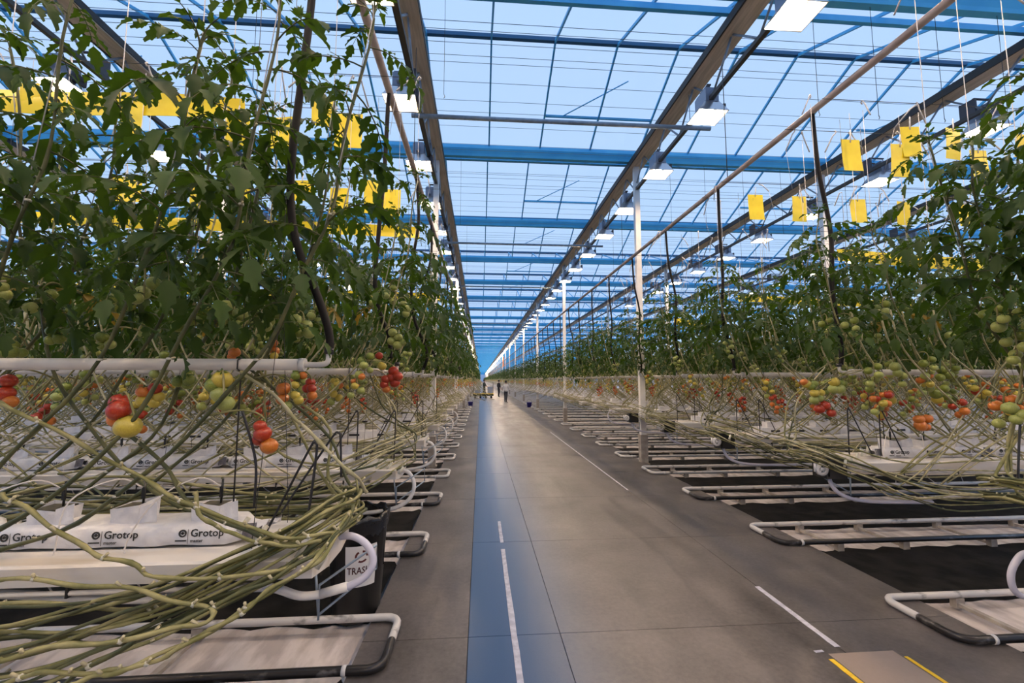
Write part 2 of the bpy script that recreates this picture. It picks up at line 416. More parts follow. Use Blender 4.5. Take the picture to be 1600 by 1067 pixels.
for gi, y in enumerate(GY[:-1]):
    for side in (0, 1):
        for xi, x in enumerate(barX[:-1]):
            if y > 60 and not -6 < x < 9: continue
            yc = y + (1.0 if side == 0 else 3.1)
            lim = 1.45 * max(yc, 0) + 3.5
            vis = (-1.15 * yc - 2 < x < 1.5 * yc + 1) and 5.2 < yc < 22.5
            loc = (x, y if side == 0 else y + 4.125, ZG)
            rot = (an, 0, 0) if side == 0 else (-an, 0, math.pi)
            mxx = Matrix.Translation(loc) @ Euler((an, 0, 0) if side == 0 else (0, 0, 0)).to_matrix().to_4x4()
            if side == 1: mxx = Matrix.Translation(loc) @ Euler((0, 0, math.pi)).to_matrix().to_4x4() @ Euler((an, 0, 0)).to_matrix().to_4x4()
            if vis and nb < 300:
                o = bpy.data.objects.new('glazing_bar', bar_me); COL.objects.link(o); o.parent = roof; o.matrix_local = mxx; nb += 1
            elif yc < 75: fbar.box((-.016, 0, -.045), (.016, sl, 0), 0, mxx)
            if vis and npn < 300:
                o = bpy.data.objects.new('pane', pane_me); COL.objects.link(o); o.parent = roof
                o.matrix_local = mxx @ Matrix.Translation((0 if side == 0 else -SPX, 0, 0)); npn += 1
            else: fpan.add([(.022, .05, 0), (SPX - .022, .05, 0), (SPX - .022, sl - .03, 0), (.022, sl - .03, 0)], [(0, 1, 2, 3)], 0, False, mxx @ Matrix.Translation((0 if side == 0 else -SPX, 0, 0)))
tag(ob('glazing_bar_mass', fbar.data('glazing_bar_mass', 'blue_steel'), roof), None, None, None, 'stuff')
tag(ob('pane_mass', fpan.data('pane_mass', 'glass'), roof), None, None, None, 'stuff')
# vent stays: short rails and struts on some slopes
stay = MB().box((0, -.02, -.02), (2.2, .02, .02)).tube([(.35, 0, 0), (1.55, -.55, .42)], .012, 5).data('vent_stay', 'blue_steel')
for gi in range(7, 13):
    for x in (1.26, -7.6, 8.0):
        ob('vent_stay', stay, roof, (x, GY[gi] + 3.35, ZG + .30))
# cross brackets at the gutter (small blue arms)
arm = MB().tube([(0, 0, 0), (.3, -.36, -.02)], .014, 5).tube([(0, 0, 0), (-.05, -.36, -.02)], .012, 5).data('gutter_arm', 'blue_steel')
for gi in range(8, 11):
    for x in barX[15:28]: ob('gutter_arm', arm, roof, (x, GY[gi] + .42, 6.70))
# screen wires across the bays
wire_me = MB().tube([(XL, 0, 0), (XR, 0, 0)], .0035, 4).data('screen_wire', 'wire_roof')
for gi in range(7, 13):
    for d in (.55, .75, .95, 1.2, 1.35, 1.75, 2.15, 2.5, 2.9, 3.5, 3.8):
        ob('screen_wire', wire_me, roof, (0, GY[gi] + d + rnd.uniform(-.06, .06), 6.48 + rnd.uniform(-.02, .02)))
# trusses along the aisle
TX = [-9.6, -5.25, -0.97, 3.40, 7.78, 12.15]
TN = {-9.6: 'outermost one over the trash-bin side', -5.25: 'over the crop rows on the trash-bin side', -.97: 'above the aisle edge on the trash-bin side', 3.40: 'carried by the white posts along the aisle',
      7.78: 'over the crop rows on the white-post side', 12.15: 'outermost one over the white-post side'}
beam_me = MB().box((-.155, -24, -.02), (.155, 395, .0), 0).box((-.165, -24, .0), (.165, 395, .10), 1).box((-.175, -24, -.03), (-.15, 395, .05), 1).data('screen_packet', ['packet', 'packet_edge'])
chord_me = MB().box((-.03, -24, -.03), (.03, 395, .03)).data('lower_chord', 'chord')
br_me = [MB().tube([(0, 0, 0), (0, sgn * .52, .50)], .016, 6).data('brace', 'galv') for sgn in (1, -1)]
for x in TX:
    t = empty('roof_truss', (x, 0, 0)); tag(t, 'lattice roof truss with tan screen packet ' + TN[x], 'truss', 'roof trusses along the aisle', 'structure')
    ob('screen_packet', beam_me, t, (0, 0, 6.40)); ob('chord', chord_me, t, (0, 0, 5.88))
    fbz = MB()
    for i in range(90):
        y = 3.6 + i * 1.06
        if y < 22 and abs(x) < 9:
            ob('brace', br_me[0], t, (0, y, 5.9)); ob('brace', br_me[1], t, (0, y + 1.05, 5.9))
        else:
            for sgn, yy in ((1, y), (-1, y + 1.05)): fbz.tube([(0, yy, 5.9), (0, yy + sgn * .52, 6.4)], .016, 4)
    tag(ob('brace_mass', fbz.data('brace_mass', 'galv'), t), None, None, None, 'stuff')
# posts
post_me = MB().box((-.055, -.055, .55), (.055, .055, 6.45)).data('post', 'white_post')
foot_me = MB().box((-.075, -.075, -.08), (.075, .075, .56)).box((-.10, -.10, -.08), (.10, .10, -.02)).data('post_foot', 'wood')
pc = 0
for x in TX[1:5]:
    for i in range(8 if x in (3.40, -.97) else 3):
        y = 8.875 + 8.25 * i
        if x == 3.40: y -= .05
        p = empty('support_post', (x, y, 0))
        tag(p, f'white square steel post, {nth(i+1)} along the truss ' + TN[x], 'post', 'white posts under the trusses')
        ob('post', post_me, p); ob('post_foot', foot_me, p)
# end and side walls of the house, far away
tag(ob('wall_back', MB().box((-60, 395, -.1), (60, 395.2, 7.6)).data('wall_back', 'end_wall')), 'pale far end wall closing the greenhouse aisle', None, None, 'structure')
tag(ob('wall_left', MB().box((-60.2, -24, -.1), (-60, 395, 7.6)).data('wall_left', 'end_wall')), 'pale distant side wall beyond the rows on the trash-bin side', None, None, 'structure')
tag(ob('wall_right', MB().box((60, -24, -.1), (60.2, 395, 7.6)).data('wall_right', 'end_wall')), 'pale distant side wall beyond the rows on the white-post side', None, None, 'structure')
tag(ob('wall_front', MB().box((-60, -24.2, -.1), (60, -24, 7.6)).data('wall_front', 'end_wall')), 'pale end wall of the greenhouse behind the photographer', None, None, 'structure')
# cross tubes between the lamp lines
tube_me = MB().tube([(-1.10, 0, 0), (3.74, 0, 0)], .035, 8).tube([(-1.0, 0, .03), (-1.0, 0, .6)], .006, 4).tube([(3.4, 0, .03), (3.4, 0, .6)], .006, 4).data('cross_tube', 'galv')
for i, y in enumerate((6.4, 12.6, 18.6, 24.8, 31.)):
    tag(ob('cross_tube', tube_me, None, (0, y, 5.81)), f'grey steel tube hung across the aisle, {nth(i+1)} one down the aisle', 'tube', 'tubes hung across the aisle')

# ================================================================== LAMPS
body = MB().box((-.10, -.16, .10), (.10, .16, .30)).box((-.085, -.14, .30), (.085, .14, .33)).box((-.03, -.24, .12), (.03, -.16, .24)).data('ballast', 'lamp_body')
rf = MB(); A = [(-.11, -.15, .11), (.11, -.15, .11), (.11, .15, .11), (-.11, .15, .11)]; B = [(-.23, -.20, -.06), (.23, -.20, -.06), (.23, .20, -.06), (-.23, .20, -.06)]
B2 = [(-.22, -.19, -.06), (.22, -.19, -.06), (.22, .19, -.06), (-.22, .19, -.06)]; A2 = [(-.10, -.14, .10), (.10, -.14, .10), (.10, .14, .10), (-.10, .14, .10)]
rf.add(A + B + B2 + A2, [(j, (j + 1) % 4, 4 + (j + 1) % 4, 4 + j) for j in range(4)] + [(4 + j, 4 + (j + 1) % 4, 8 + (j + 1) % 4, 8 + j) for j in range(4)] +
       [(8 + j, 8 + (j + 1) % 4, 12 + (j + 1) % 4, 12 + j) for j in range(4)] + [(15, 14, 13, 12)])
refl = rf.data('reflector', 'reflector')
tubel = MB().lathe([(.001, -.16), (.038, -.13), (.038, .13), (.001, .16)], 6, 0, (0, 0, .0), axis='y').data('lamp_tube', 'glow')
hang = MB().tube([(0, -.1, .32), (0, -.1, .40)], .006, 5).tube([(0, .1, .32), (0, .1, .40)], .006, 5).box((-.02, -.12, .31), (.02, .12, .335)).data('lamp_bracket', 'lamp_dark')
ignitor = MB().box((.10, -.05, .05), (.26, .05, .11)).box((.21, -.09, .0), (.25, .09, .12)).data('ignitor', 'lamp_dark')
far_lamp = MB().box((-.10, -.16, .10), (.10, .16, .33), 0).add(A + B, [(j, (j + 1) % 4, 4 + (j + 1) % 4, 4 + j) for j in range(4)] + [(3, 2, 1, 0)], 1).lathe([(.001, -.16), (.038, -.13), (.038, .13), (.001, .16)], 6, 2, axis='y').data('far_lamp', ['lamp_body', 'reflector', 'glow'])
LN = {-10.2: ('outer lamp line, trash-bin side', 3, 8), -5.75: ('crop lamp line, trash-bin side', 1, 9), -1.17: ('aisle lamp line, trash-bin side', 0, 24),
      3.42: ('white-post lamp line', 0, 28), 8.05: ('crop lamp line, white-post side', 1, 11), 12.6: ('outer lamp line, white-post side', 3, 9)}
for x, (nm, a, bb) in LN.items():
    c = 0; tx = min(TX, key=lambda q: abs(q - x)) - x
    arm_l = MB().box((min(0, tx) - .02, -.11, .385), (max(0, tx) + .02, -.08, .405)).box((min(0, tx) - .02, .08, .385), (max(0, tx) + .02, .11, .405)).box((tx - .02, -.11, .16), (tx + .02, .11, .40)).data('lamp_arm', 'lamp_dark')
    for i in range(a, bb):
        y = 4.10 + 1.82 * i; c += 1
        lb = f'lit grow lamp, {nth(c)} from the near end of the {nm}'
        if y < 19:
            r = empty('grow_lamp', (x, y, 5.74), 0)
            ob('ballast', body, r); ob('reflector', refl, r); ob('lamp_tube', tubel, r); ob('lamp_bracket', hang, r); ob('ignitor', ignitor, r); ob('lamp_arm', arm_l, r)
        else: r = ob('grow_lamp', far_lamp, None, (x, y, 5.74)); ob('lamp_arm', arm_l, r)
        tag(r, lb, 'lamp', 'lit grow lamps')
    if abs(x) < 9:      # the lines go on behind the photographer
        for i in range(a - 6, a):
            r = ob('grow_lamp', far_lamp, None, (x, 4.10 + 1.82 * i, 5.74)); ob('lamp_arm', arm_l, r)
            tag(r, f'lit grow lamp, {nth(a - i)} one behind the photographer in the {nm}', 'lamp', 'lit grow lamps')

flm = MB()
for x, i0 in ((-1.17, 24), (3.42, 28)):
    for i in range(i0, 150):
        y = 4.10 + 1.82 * i
        flm.box((x - .11, y - .16, 5.84), (x + .11, y + .16, 6.07), 0).box((x - .22, y - .19, 5.76), (x + .22, y + .19, 5.84), 0).box((x - .06, y - .13, 5.71), (x + .06, y + .13, 5.755), 1)
tag(ob('lamp_mass', flm.data('lamp_mass', ['lamp_body', 'glow'])), 'lit grow lamps receding far down along the aisle', 'lamp', None, 'stuff')
flp = MB()
for x in (-.97, 3.40):
    for i in range(8, 45): flp.box((x - .055, 8.85 + 8.25 * i - .055, 0), (x + .055, 8.85 + 8.25 * i + .055, 6.4))
tag(ob('post_mass', flp.data('post_mass', 'white_post')), 'white posts receding far down along the aisle', 'post', None, 'stuff')
# ================================================================== PIPES AND HOSES OVER THE AISLE
for s in (-1, 1):
    pm = MB().tube([(0, -4, 0), (0, 390, 0)], .032, 10, 0)
    for i in range(24): pm.tube([(0, 1.0 + 4.125 * i, .03), (0, 1.0 + 4.125 * i, 1.6)], .005, 4, 1)
    p = ob('supply_pipe', pm.data('overhead_pipe', ['pipe_grey', 'wire']), None, (XP[s], 0, 4.30))
    tag(p, f'grey supply pipe hanging along the aisle over the row ends on the {SIDE[s]}', 'pipe')
def hose_pts(k, s):
    Y = rowY(k)
    if s < 0 and k == 0:
        return [(XP[s], Y, 4.3)] + [tuple(at(px, py, Y)) for px, py in ((487, 0), (472, 120), (456, 250), (455, 330), (468, 395), (497, 465), (514, 520), (515, 548))]
    if s < 0 and k == 1:
        return [(XP[s], Y, 4.3)] + [tuple(at(px, py, Y)) for px, py in ((606, 170), (601, 260), (592, 360), (586, 440), (594, 490), (608, 525), (610, 560))]
    q = rnd.uniform(-.08, .08); e = -.70 if s < 0 else 3.32
    x = XP[s]
    return [(x, Y, 4.3), (x + .02 + q * .3, Y, 3.7), (x + s * .10 + q, Y + .02, 3.1), (x + s * .06 + q, Y, 2.5), (e + q * .5, Y, 2.05), (e, Y, 1.84)]
for s in (-1, 1):
    for k in range(0, N_ROWS):
        h = MB().tube(spline(hose_pts(k, s), 6), .019, 8).data('hose', 'rubber')
        tag(ob('supply_hose', h), f'black rubber hose dropping from the overhead pipe to the {nth(k+1)} row on the {SIDE[s]}', 'hose', 'black hoses at the row ends')
# ================================================================== ROW FURNITURE
# --- heating pipe per row
for s in (-1, 1):
    for k in range(N_ROWS):
        Y = rowY(k); L = row_len(k, s) + .4
        xe = -.82 if s < 0 else 3.41
        bmm = MB()
        bmm.tube([(xe, 0, 0), (xe + s * L, 0, 0)], .027, 10, 0)
        bmm.tube([(xe + s * .02, 0, 0), (xe - s * .005, 0, 0)], .031, 10, 0)
        bmm.tube(spline([(xe, 0, 0), (xe - s * .07, 0, 0), (xe - s * .105, 0, .012), (xe - s * .11, 0, .05)], 5), .013, 8, 0)
        root = ob('heating_pipe', bmm.data('heating_pipe', 'pipe_white'), None, (0, Y, 1.77))
        tag(root, f'white heating pipe running through the {nth(k+1)} crop row on the {SIDE[s]}', 'pipe', 'white pipes through the crop')
        if k < 4:
            hb = MB(); x = xe + s * .28
            hb.tube([(x, 0, .032), (x, -.03, .02), (x, -.032, -.02), (x, 0, -.034), (x, .0, -.70)], .0035, 5)
            hb.tube([(x, 0, .03), (x, 0, 2.4)], .0016, 4)
            ob('pipe_hanger', hb.data('pipe_hanger', 'wire'), root)
            ob('hose_clamp', MB().tube([(xe - s * .11, 0, .05), (xe - s * .11, 0, .08)], .022, 8).data('hose_clamp', 'wire'), root)
# --- pipe rails (U loops) between the rows
def rail_mesh(s, L):
    xe = -.56 if s < 0 else 3.10
    g = .275; r = .09
    pts_far = [(xe + s * L, g, 0), (xe + s * 1.2, g, 0), (xe + s * r * 1.6, g, 0)]
    arc = []
    for a in range(0, 7):
        t = a / 6 * math.pi / 2; arc.append((xe + s * r - s * r * math.sin(t), g - r + r * math.cos(t), 0))
    arc2 = [(x, -y, z) for x, y, z in reversed(arc)]
    far = MB().tube([pts_far[0], pts_far[1], pts_far[2]] + arc + [(xe, 0, 0)], .026, 10)
    near = MB().tube([(xe, 0, 0)] + arc2 + [(xe + s * r * 1.6, -g, 0), (xe + s * 1.2, -g, 0), (xe + s * L, -g, 0)], .026, 10)
    return far, near
for s in (-1, 1):
    for k in range(N_ROWS):
        Y = rowY(k) + .90; L = row_len(k, s) + .8
        far, near = rail_mesh(s, L)
        t = empty('pipe_rail', (0, Y, .03))
        tag(t, f'U-shaped pipe rail on the floor after the {nth(k+1)} crop row on the {SIDE[s]}', 'pipe rail', 'pipe rails between the rows')
        if k < 8:
            ob('rail_pipe', far.data('far_pipe', 'pipe_worn'), t); ob('rail_pipe', near.data('near_pipe', 'pipe_worn' if k > 2 else 'pipe_dark'), t)
            sup = MB().box((-.035, -.30, -.095), (.035, -.25, -.02)).box((-.035, .25, -.095), (.035, .30, -.02)).box((-.02, -.26, -.08), (.02, .26, -.055)).data('rail_support', 'wood')
            xe = -.56 if s < 0 else 3.10
            for d in ([.62] if s > 0 else []) + [1.35 + 1.0 * i for i in range(int(min(L, 5) - .6))]: ob('rail_support', sup, t, (xe + s * d, 0, 0))
            ob('pipe_clip', MB().tube([(xe + s * .2, -.275, 0), (xe + s * .225, -.275, 0)], .030, 10).data('pipe_clip', 'pipe_white'), t)
        else:
            far.add(near.v, near.f, 0, True); ob('pipe_loop', far.data('pipe_loop', 'pipe_worn'), t)
# --- text prints
def text_mesh(txt, size, m, extr=.0004):
    cu = bpy.data.curves.new('t', 'FONT'); cu.body = txt; cu.size = size; cu.extrude = extr; cu.resolution_u = 2
    cu.offset = size * .012
    o = bpy.data.objects.new('t', cu); COL.objects.link(o)
    dg = bpy.context.evaluated_depsgraph_get(); dg.update()
    me = bpy.data.meshes.new_from_object(o.evaluated_get(dg)); bpy.data.objects.remove(o)
    me.materials.clear(); me.materials.append(M[m]); return me
def join(meshes):       # [(mesh, matrix)] -> verts / faces in a new builder
    b = MB()
    for me, mx in meshes: b.add([mx @ v.co for v in me.vertices], [tuple(p.vertices) for p in me.polygons])
    return b
RX = Matrix.Rotation(math.pi / 2, 4, 'X')
grot = text_mesh('Grotop', .044, 'print'); sub = text_mesh('master', .018, 'print'); sub2 = text_mesh('\u2190 grodan', .011, 'print') if False else None
pb = join([(grot, RX), (sub, Matrix.Translation((.002, 0, -.022)) @ RX)])
ring = []
for j in range(12):
    a = 2 * math.pi * j / 12
    ring.append((-.030 + .013 * math.cos(a), -.0004, .014 + .013 * math.sin(a)))
pb.tube(ring, .0032, 4, close=True); pb.tube([(-.036, -.0004, .014), (-.024, -.0004, .014)], .003, 4); pb.tube([(-.030, -.0004, .020), (-.030, -.0004, .010)], .003, 4)
pb.box((-.009, -.0006, -.028), (-.0075, .0002, .03)); pb.box((-.058, -.0006, -.018), (-.014, .0002, -.0125))
print_me = pb.data('slab_print', 'print')
# --- growing slab (white film bag, rounded, slightly bulging), 1 m long along X
def slab_body(L=.98, seed=0, torn=False):
    r = random.Random(seed); b = MB(); n = 18; vs = []; prof = []
    for i in range(n + 1):
        t = i / n; x = t * L
        e = 1.0 if 0 < i < n else .55
        rr = [(-.098, .004), (-.104, .03), (-.100, .072), (-.078, .086), (0, .088), (.078, .086), (.100, .072), (.104, .03), (.098, .004)]
        for (y, z) in rr: vs.append((x, y * (1 + r.uniform(-.03, .03)) * (e if i in (0, n) else 1), z * (.45 + .55 * e) + r.uniform(-.003, .003)))
    fs = []
    for i in range(n):
        for j in range(8): fs.append((i * 9 + j, i * 9 + j + 1, (i + 1) * 9 + j + 1, (i + 1) * 9 + j))
    b.add(vs, [f[::-1] for f in fs], 0, True)
    # pinched, wrinkled bag ends
    for (x0, sg, o) in ((0, -1, 0), (L, 1, n * 9)):
        ln = .10 if sg > 0 else .07
        tip = [(x0 + sg * ln * r.uniform(.7, 1.0), y * .8, .045 + .02 * math.sin(j * 2.1) + .01) for j, (y, z) in enumerate(rr)]
        base = [b.v[o + j] for j in range(9)]
        b.add(base + tip, [(j, j + 1, 10 + j, 9 + j) for j in range(8)], 0, True)
        b.add([(x0 + sg * .012, -.097, .02), (x0 + sg * .06, -.085, .03), (x0 + sg * .06, -.07, .080), (x0 + sg * .012, -.085, .082)], [(0, 1, 2, 3)], 1)
    return b.data('slab_body', ['slab', 'slab_grey'])
slab_vars = [slab_body(seed=q) for q in range(4)]
block_me = []
for q in range(3):
    r = random.Random(50 + q); b = MB()
    b.box((-.05, -.05, .08), (.05, .05, .145), 1)
    # white wrapper standing round the block with one flap folded out
    W = .056
    ring_ = [(-W, -W), (W, -W), (W, W), (-W, W)]
    vs = []
    for (x, y) in ring_: vs += [(x * r.uniform(.95, 1.1), y * r.uniform(.95, 1.1), .082), (x * r.uniform(1., 1.15), y * r.uniform(1., 1.15), .150 + r.uniform(-.012, .02))]
    b.add(vs, [(0, 2, 3, 1), (2, 4, 5, 3), (4, 6, 7, 5), (6, 0, 1, 7)], 0)
    b.add([(.05, -.062, .085), (.145, -.080, .095 + r.uniform(0, .02)), (.135, -.070, .175), (.055, -.060, .150), (.05, -.060, .085), (.145, -.078, .095), (.135, -.068, .175), (.055, -.058, .150)],
          [(0, 1, 2, 3), (7, 6, 5, 4), (0, 4, 5, 1), (1, 5, 6, 2), (2, 6, 7, 3)], 0)
    block_me.append(b.data('plant_block', ['slab', 'rock']))
peg_me = MB().tube([(0, 0, .12), (.004, 0, .25)], .005, 5).box((-.006, -.005, .17), (.006, .005, .22)).data('drip_peg', 'black')
drips = []
for q in range(3):
    r = random.Random(80 + q)
    pts = [(0, 0, .22), (-.06, -.06, .27), (-.17, -.14, .20), (-.20, -.17, .02), (-.17, -.16, -.12), (-.14, -.15, -.2)]
    pts = [(x * r.uniform(.7, 1.3), y, z) for x, y, z in pts]
    drips.append(MB().tube(spline(pts, 5), .0032, 5).data('drip_tube', 'drip'))
small_slab = []
for q in range(3):       # further rows: slab with its blocks in one mesh
    b = MB(); b.box((0, -.1, 0), (.97, .1, .085), 0)
    for x in (.16, .49, .82):
        b.box((x - .055, -.055, .085), (x + .055, .055, .15), 0)
        b.add([(x + .05, -.06, .09), (x + .14, -.08, .10), (x + .13, -.07, .17), (x + .05, -.06, .15)], [(0, 1, 2, 3)], 0)
    for x in (.12, .45, .78): b.box((x, -.1015, .03), (x + .12, -.1, .055), 1)
    small_slab.append(b.data('slab', ['slab', 'print']))
# --- gutters, slabs
def gutter_mesh(s, L):
    prof = [(-.265, -.10), (-.275, -.03), (-.265, -.022), (-.13, -.02), (-.12, -.03), (-.11, -.034), (.11, -.034), (.12, -.03), (.13, -.02), (.20, -.022), (.21, -.03), (.20, -.10), (.09, -.13), (-.09, -.13)]
    n = len(prof); x0, x1 = X_END[s], X_END[s] + s * L
    vs = [(x0, y, z) for y, z in prof] + [(x1, y, z) for y, z in prof]
    fs = [(j, (j + 1) % n, n + (j + 1) % n, n + j) for j in range(n)]
    if s > 0: fs = [f[::-1] for f in fs]
    b = MB().add(vs, fs); b.add(vs[:n], [tuple(range(n))]); return b
ZGUT = 1.03
for s in (-1, 1):
    for k in range(N_ROWS):
        Y = rowY(k); L = row_len(k, s)
        g = empty('growing_gutter', (0, Y, ZGUT)); tag(g, f'white hanging growing gutter of the {nth(k+1)} crop row on the {SIDE[s]}', 'gutter', 'hanging growing gutters')
        ob('trough', gutter_mesh(s, L).data('trough', 'gutter'), g)
        dp = MB().tube([(X_END[s] + s * .15, -.24, -.135), (X_END[s] + s * L, -.24, -.135)], .010, 6)
        ob('drip_line', dp.data('drip_line', 'pipe_white'), g)
        if k < 6:
            hw = MB()
            for i in range(int(L / 1.5) + 1):
                x = rx(s, .28 + 1.5 * i)
                hw.tube([(x, -.16, -.09), (x, -.165, .02), (x, -.02, .95), (x, 0, 3.2)], .0016, 4); hw.tube([(x, .16, -.09), (x, .165, .02), (x, .02, .95)], .0016, 4)
                hw.tube([(x, -.16, -.09), (x, 0, -.11), (x, .16, -.09)], .004, 4)
            ob('hanger_wires', hw.data('hanger_wires', 'wire'), g)['kind'] = 'stuff'
            if k < 3:
                for i in range(int(min(L, 6) / .5)):
                    ob('line_clip', MB().box((-.004, -.252, -.15), (.004, -.232, -.09)).data('line_clip', 'black') if i == 0 else bpy.data.meshes['line_clip'], g, (rx(s, .4 + .5 * i), 0, 0))
        if k >= 5:
            sb = MB()
            for i in range(int(L / 1.05)):
                x = rx(s, .40 + 1.05 * i); xa, xb = min(x, x + s * .97), max(x, x + s * .97)
                sb.box((xa, -.1, -.02), (xb, .1, .065))
                for q in (.16, .49, .82): sb.box((xa + q - .06, -.07, .065), (xa + q + .08, .06, .14))
            tag(ob('slab_line', sb.data('slab_line', 'slab'), g), None, None, None, 'stuff')
        else:
            for i in range(int((L - .2) / 1.06)):
                xa = rx(s, .38 + 1.06 * i) if s > 0 else rx(s, .38 + 1.06 * i) - .97
                lb = f'white film growing slab, {nth(i+1)} from the aisle in the {nth(k+1)} row on the {SIDE[s]}'
                if k < 2:
                    t = empty('growing_slab', (xa, Y, ZGUT - .025)); tag(t, lb, 'growing slab', 'white growing slabs')
                    ob('slab_body', slab_vars[(i + k) % 4], t)
                    for q, x in enumerate((.16, .49, .82)):
                        bl = ob('plant_block', block_me[(i + q) % 3], t, (x, 0, 0)); ob('drip_peg', peg_me, bl, (.02, .01, 0)); ob('drip_tube', drips[(i * 2 + q) % 3], bl, (.02, 0, 0))
                    for x in (.10, .45, .79): ob('slab_print', print_me, t, (x, -.1065, .040), (-.05, 0, 0))
                else:
                    tag(ob('growing_slab', small_slab[i % 3], None, (xa, Y, ZGUT - .025)), lb, 'growing slab', 'white growing slabs')
        if s > 0 and k < 5:    # black drain box with a white dial wheel at the gutter end
            bx = empty('drain_box', (2.99, Y - .05, .93)); tag(bx, f'black drain box with white dial wheel at the end of the {nth(k+1)} gutter', 'drain box', 'black boxes at the gutter ends')
            ob('box', MB().box((.02, -.07, -.09), (.21, .09, .09)).box((.04, -.08, -.07), (.19, -.07, .07)).data('box', 'black') if k == 0 else bpy.data.meshes['box'], bx)
            if k == 0:
                wl = MB().lathe([(.03, -.012), (.055, -.012), (.055, .012), (.03, .012), (.03, -.012)], 18, 0, (-.04, -.09, 0), axis='y').lathe([(.001, -.01), (.016, -.012), (.016, .012), (.001, .012)], 10, 0, (-.04, -.09, 0), axis='y')
                for a in range(3): 
                    c_, s_ = math.cos(a * 2.09), math.sin(a * 2.09); wl.tube([(-.04, -.09, 0), (-.04 + .04 * c_, -.09, .04 * s_)], .006, 5)
                wl.tube([(-.10, -.09, -.02), (-.10, -.09, .05)], .012, 6)
                wl.data('dial_wheel', 'label')
            ob('dial_wheel', bpy.data.meshes['dial_wheel'], bx)
# rows too far to tell apart: joined
fr = MB(); fr2 = MB(); fr3 = MB()
for s in (-1, 1):
    for k in list(range(-10, -1)) + list(range(N_ROWS, 235)):
        Y = rowY(k)
        for (bb, y0, z0, h, d) in ((fr, Y - .15, .93, .10, .3), (fr, Y - .1, 1.03, .12, .2), (fr2, Y - .027, 1.743, .054, .054), (fr2, Y + .60, .02, .05, .05), (fr2, Y + 1.15, .02, .05, .05)):
            xa = X_END[s] + (0 if z0 > .5 else -s * .1); xb = xa + s * 6
            bb.box((min(xa, xb), y0, z0), (max(xa, xb), y0 + d, z0 + h))
        xa = XS[0] - .02 if s < 0 else XS[-1] + .02; fr3.box((min(xa, xa + s * 6), Y - .35, -.08), (max(xa, xa + s * 6), Y + .68, -.06))
tag(ob('gutter_mass', fr.data('gutter_mass', 'gutter')), 'white growing gutters receding far down the aisle', 'gutter', None, 'stuff')
tag(ob('pipe_mass', fr2.data('pipe_mass', 'pipe_white')), 'white pipes and rails receding far down the aisle', 'pipe', None, 'stuff')
tag(ob('ground_cloth_mass', fr3.data('far_cloth', 'sheet_black')), 'black ground cloths receding far down the aisle', 'ground cloth', None, 'stuff')
fh = MB()
for s in (-1, 1):
    for k in range(N_ROWS, 110):
        fh.tube([(XP[s], rowY(k), 4.3), (XP[s] + s * .05, rowY(k), 3.), (XP[s] + s * .1, rowY(k), 1.8)], .019, 4)
tag(ob('hose_mass', fh.data('hose_mass', 'rubber')), 'black supply hoses receding far down the aisle', 'hose', None, 'stuff')
# ================================================================== PLANTS: leaf meshes
def leaflet(b, mx, L, W, fold, droop, n, r, mi=0, lob=.22):
    vs = []; fs = []
    vs.append((0, 0, 0))
    for i in range(1, n):
        t = i / n; x = L * t; z = -droop * L * t * t
        wd = W / 2 * math.sin(math.pi * t ** .72) * (1.12 - .25 * t)
        wl = wd * (1 + lob * (1 if i % 2 else -1) * r.uniform(.6, 1.2)); wr = wd * (1 + lob * (1 if i % 2 else -1) * r.uniform(.6, 1.2))
        sweep = .10 * L * (1 if i % 2 else .2)
        vs += [(x, 0, z), (x + sweep, wl, z + fold * wl), (x + sweep, -wr, z + fold * wr * r.uniform(.6, 1.3))]
    vs.append((L, 0, -droop * L))
    e = len(vs) - 1
    fs += [(0, 1, 2), (0, 3, 1)]
    for i in range(n - 2):
        a = 1 + 3 * i; c = a + 3
        fs += [(a, c, c + 1, a + 1), (a, a + 2, c + 2, c)]
    a = 1 + 3 * (n - 2)
    fs += [(a, e, a + 1), (a, a + 2, e)]
    b.add(vs, fs, mi, True, mx)

def rotm(az, el, roll=0): return Matrix.Rotation(az, 4, 'Z') @ Matrix.Rotation(-el, 4, 'Y') @ Matrix.Rotation(roll, 4, 'X')

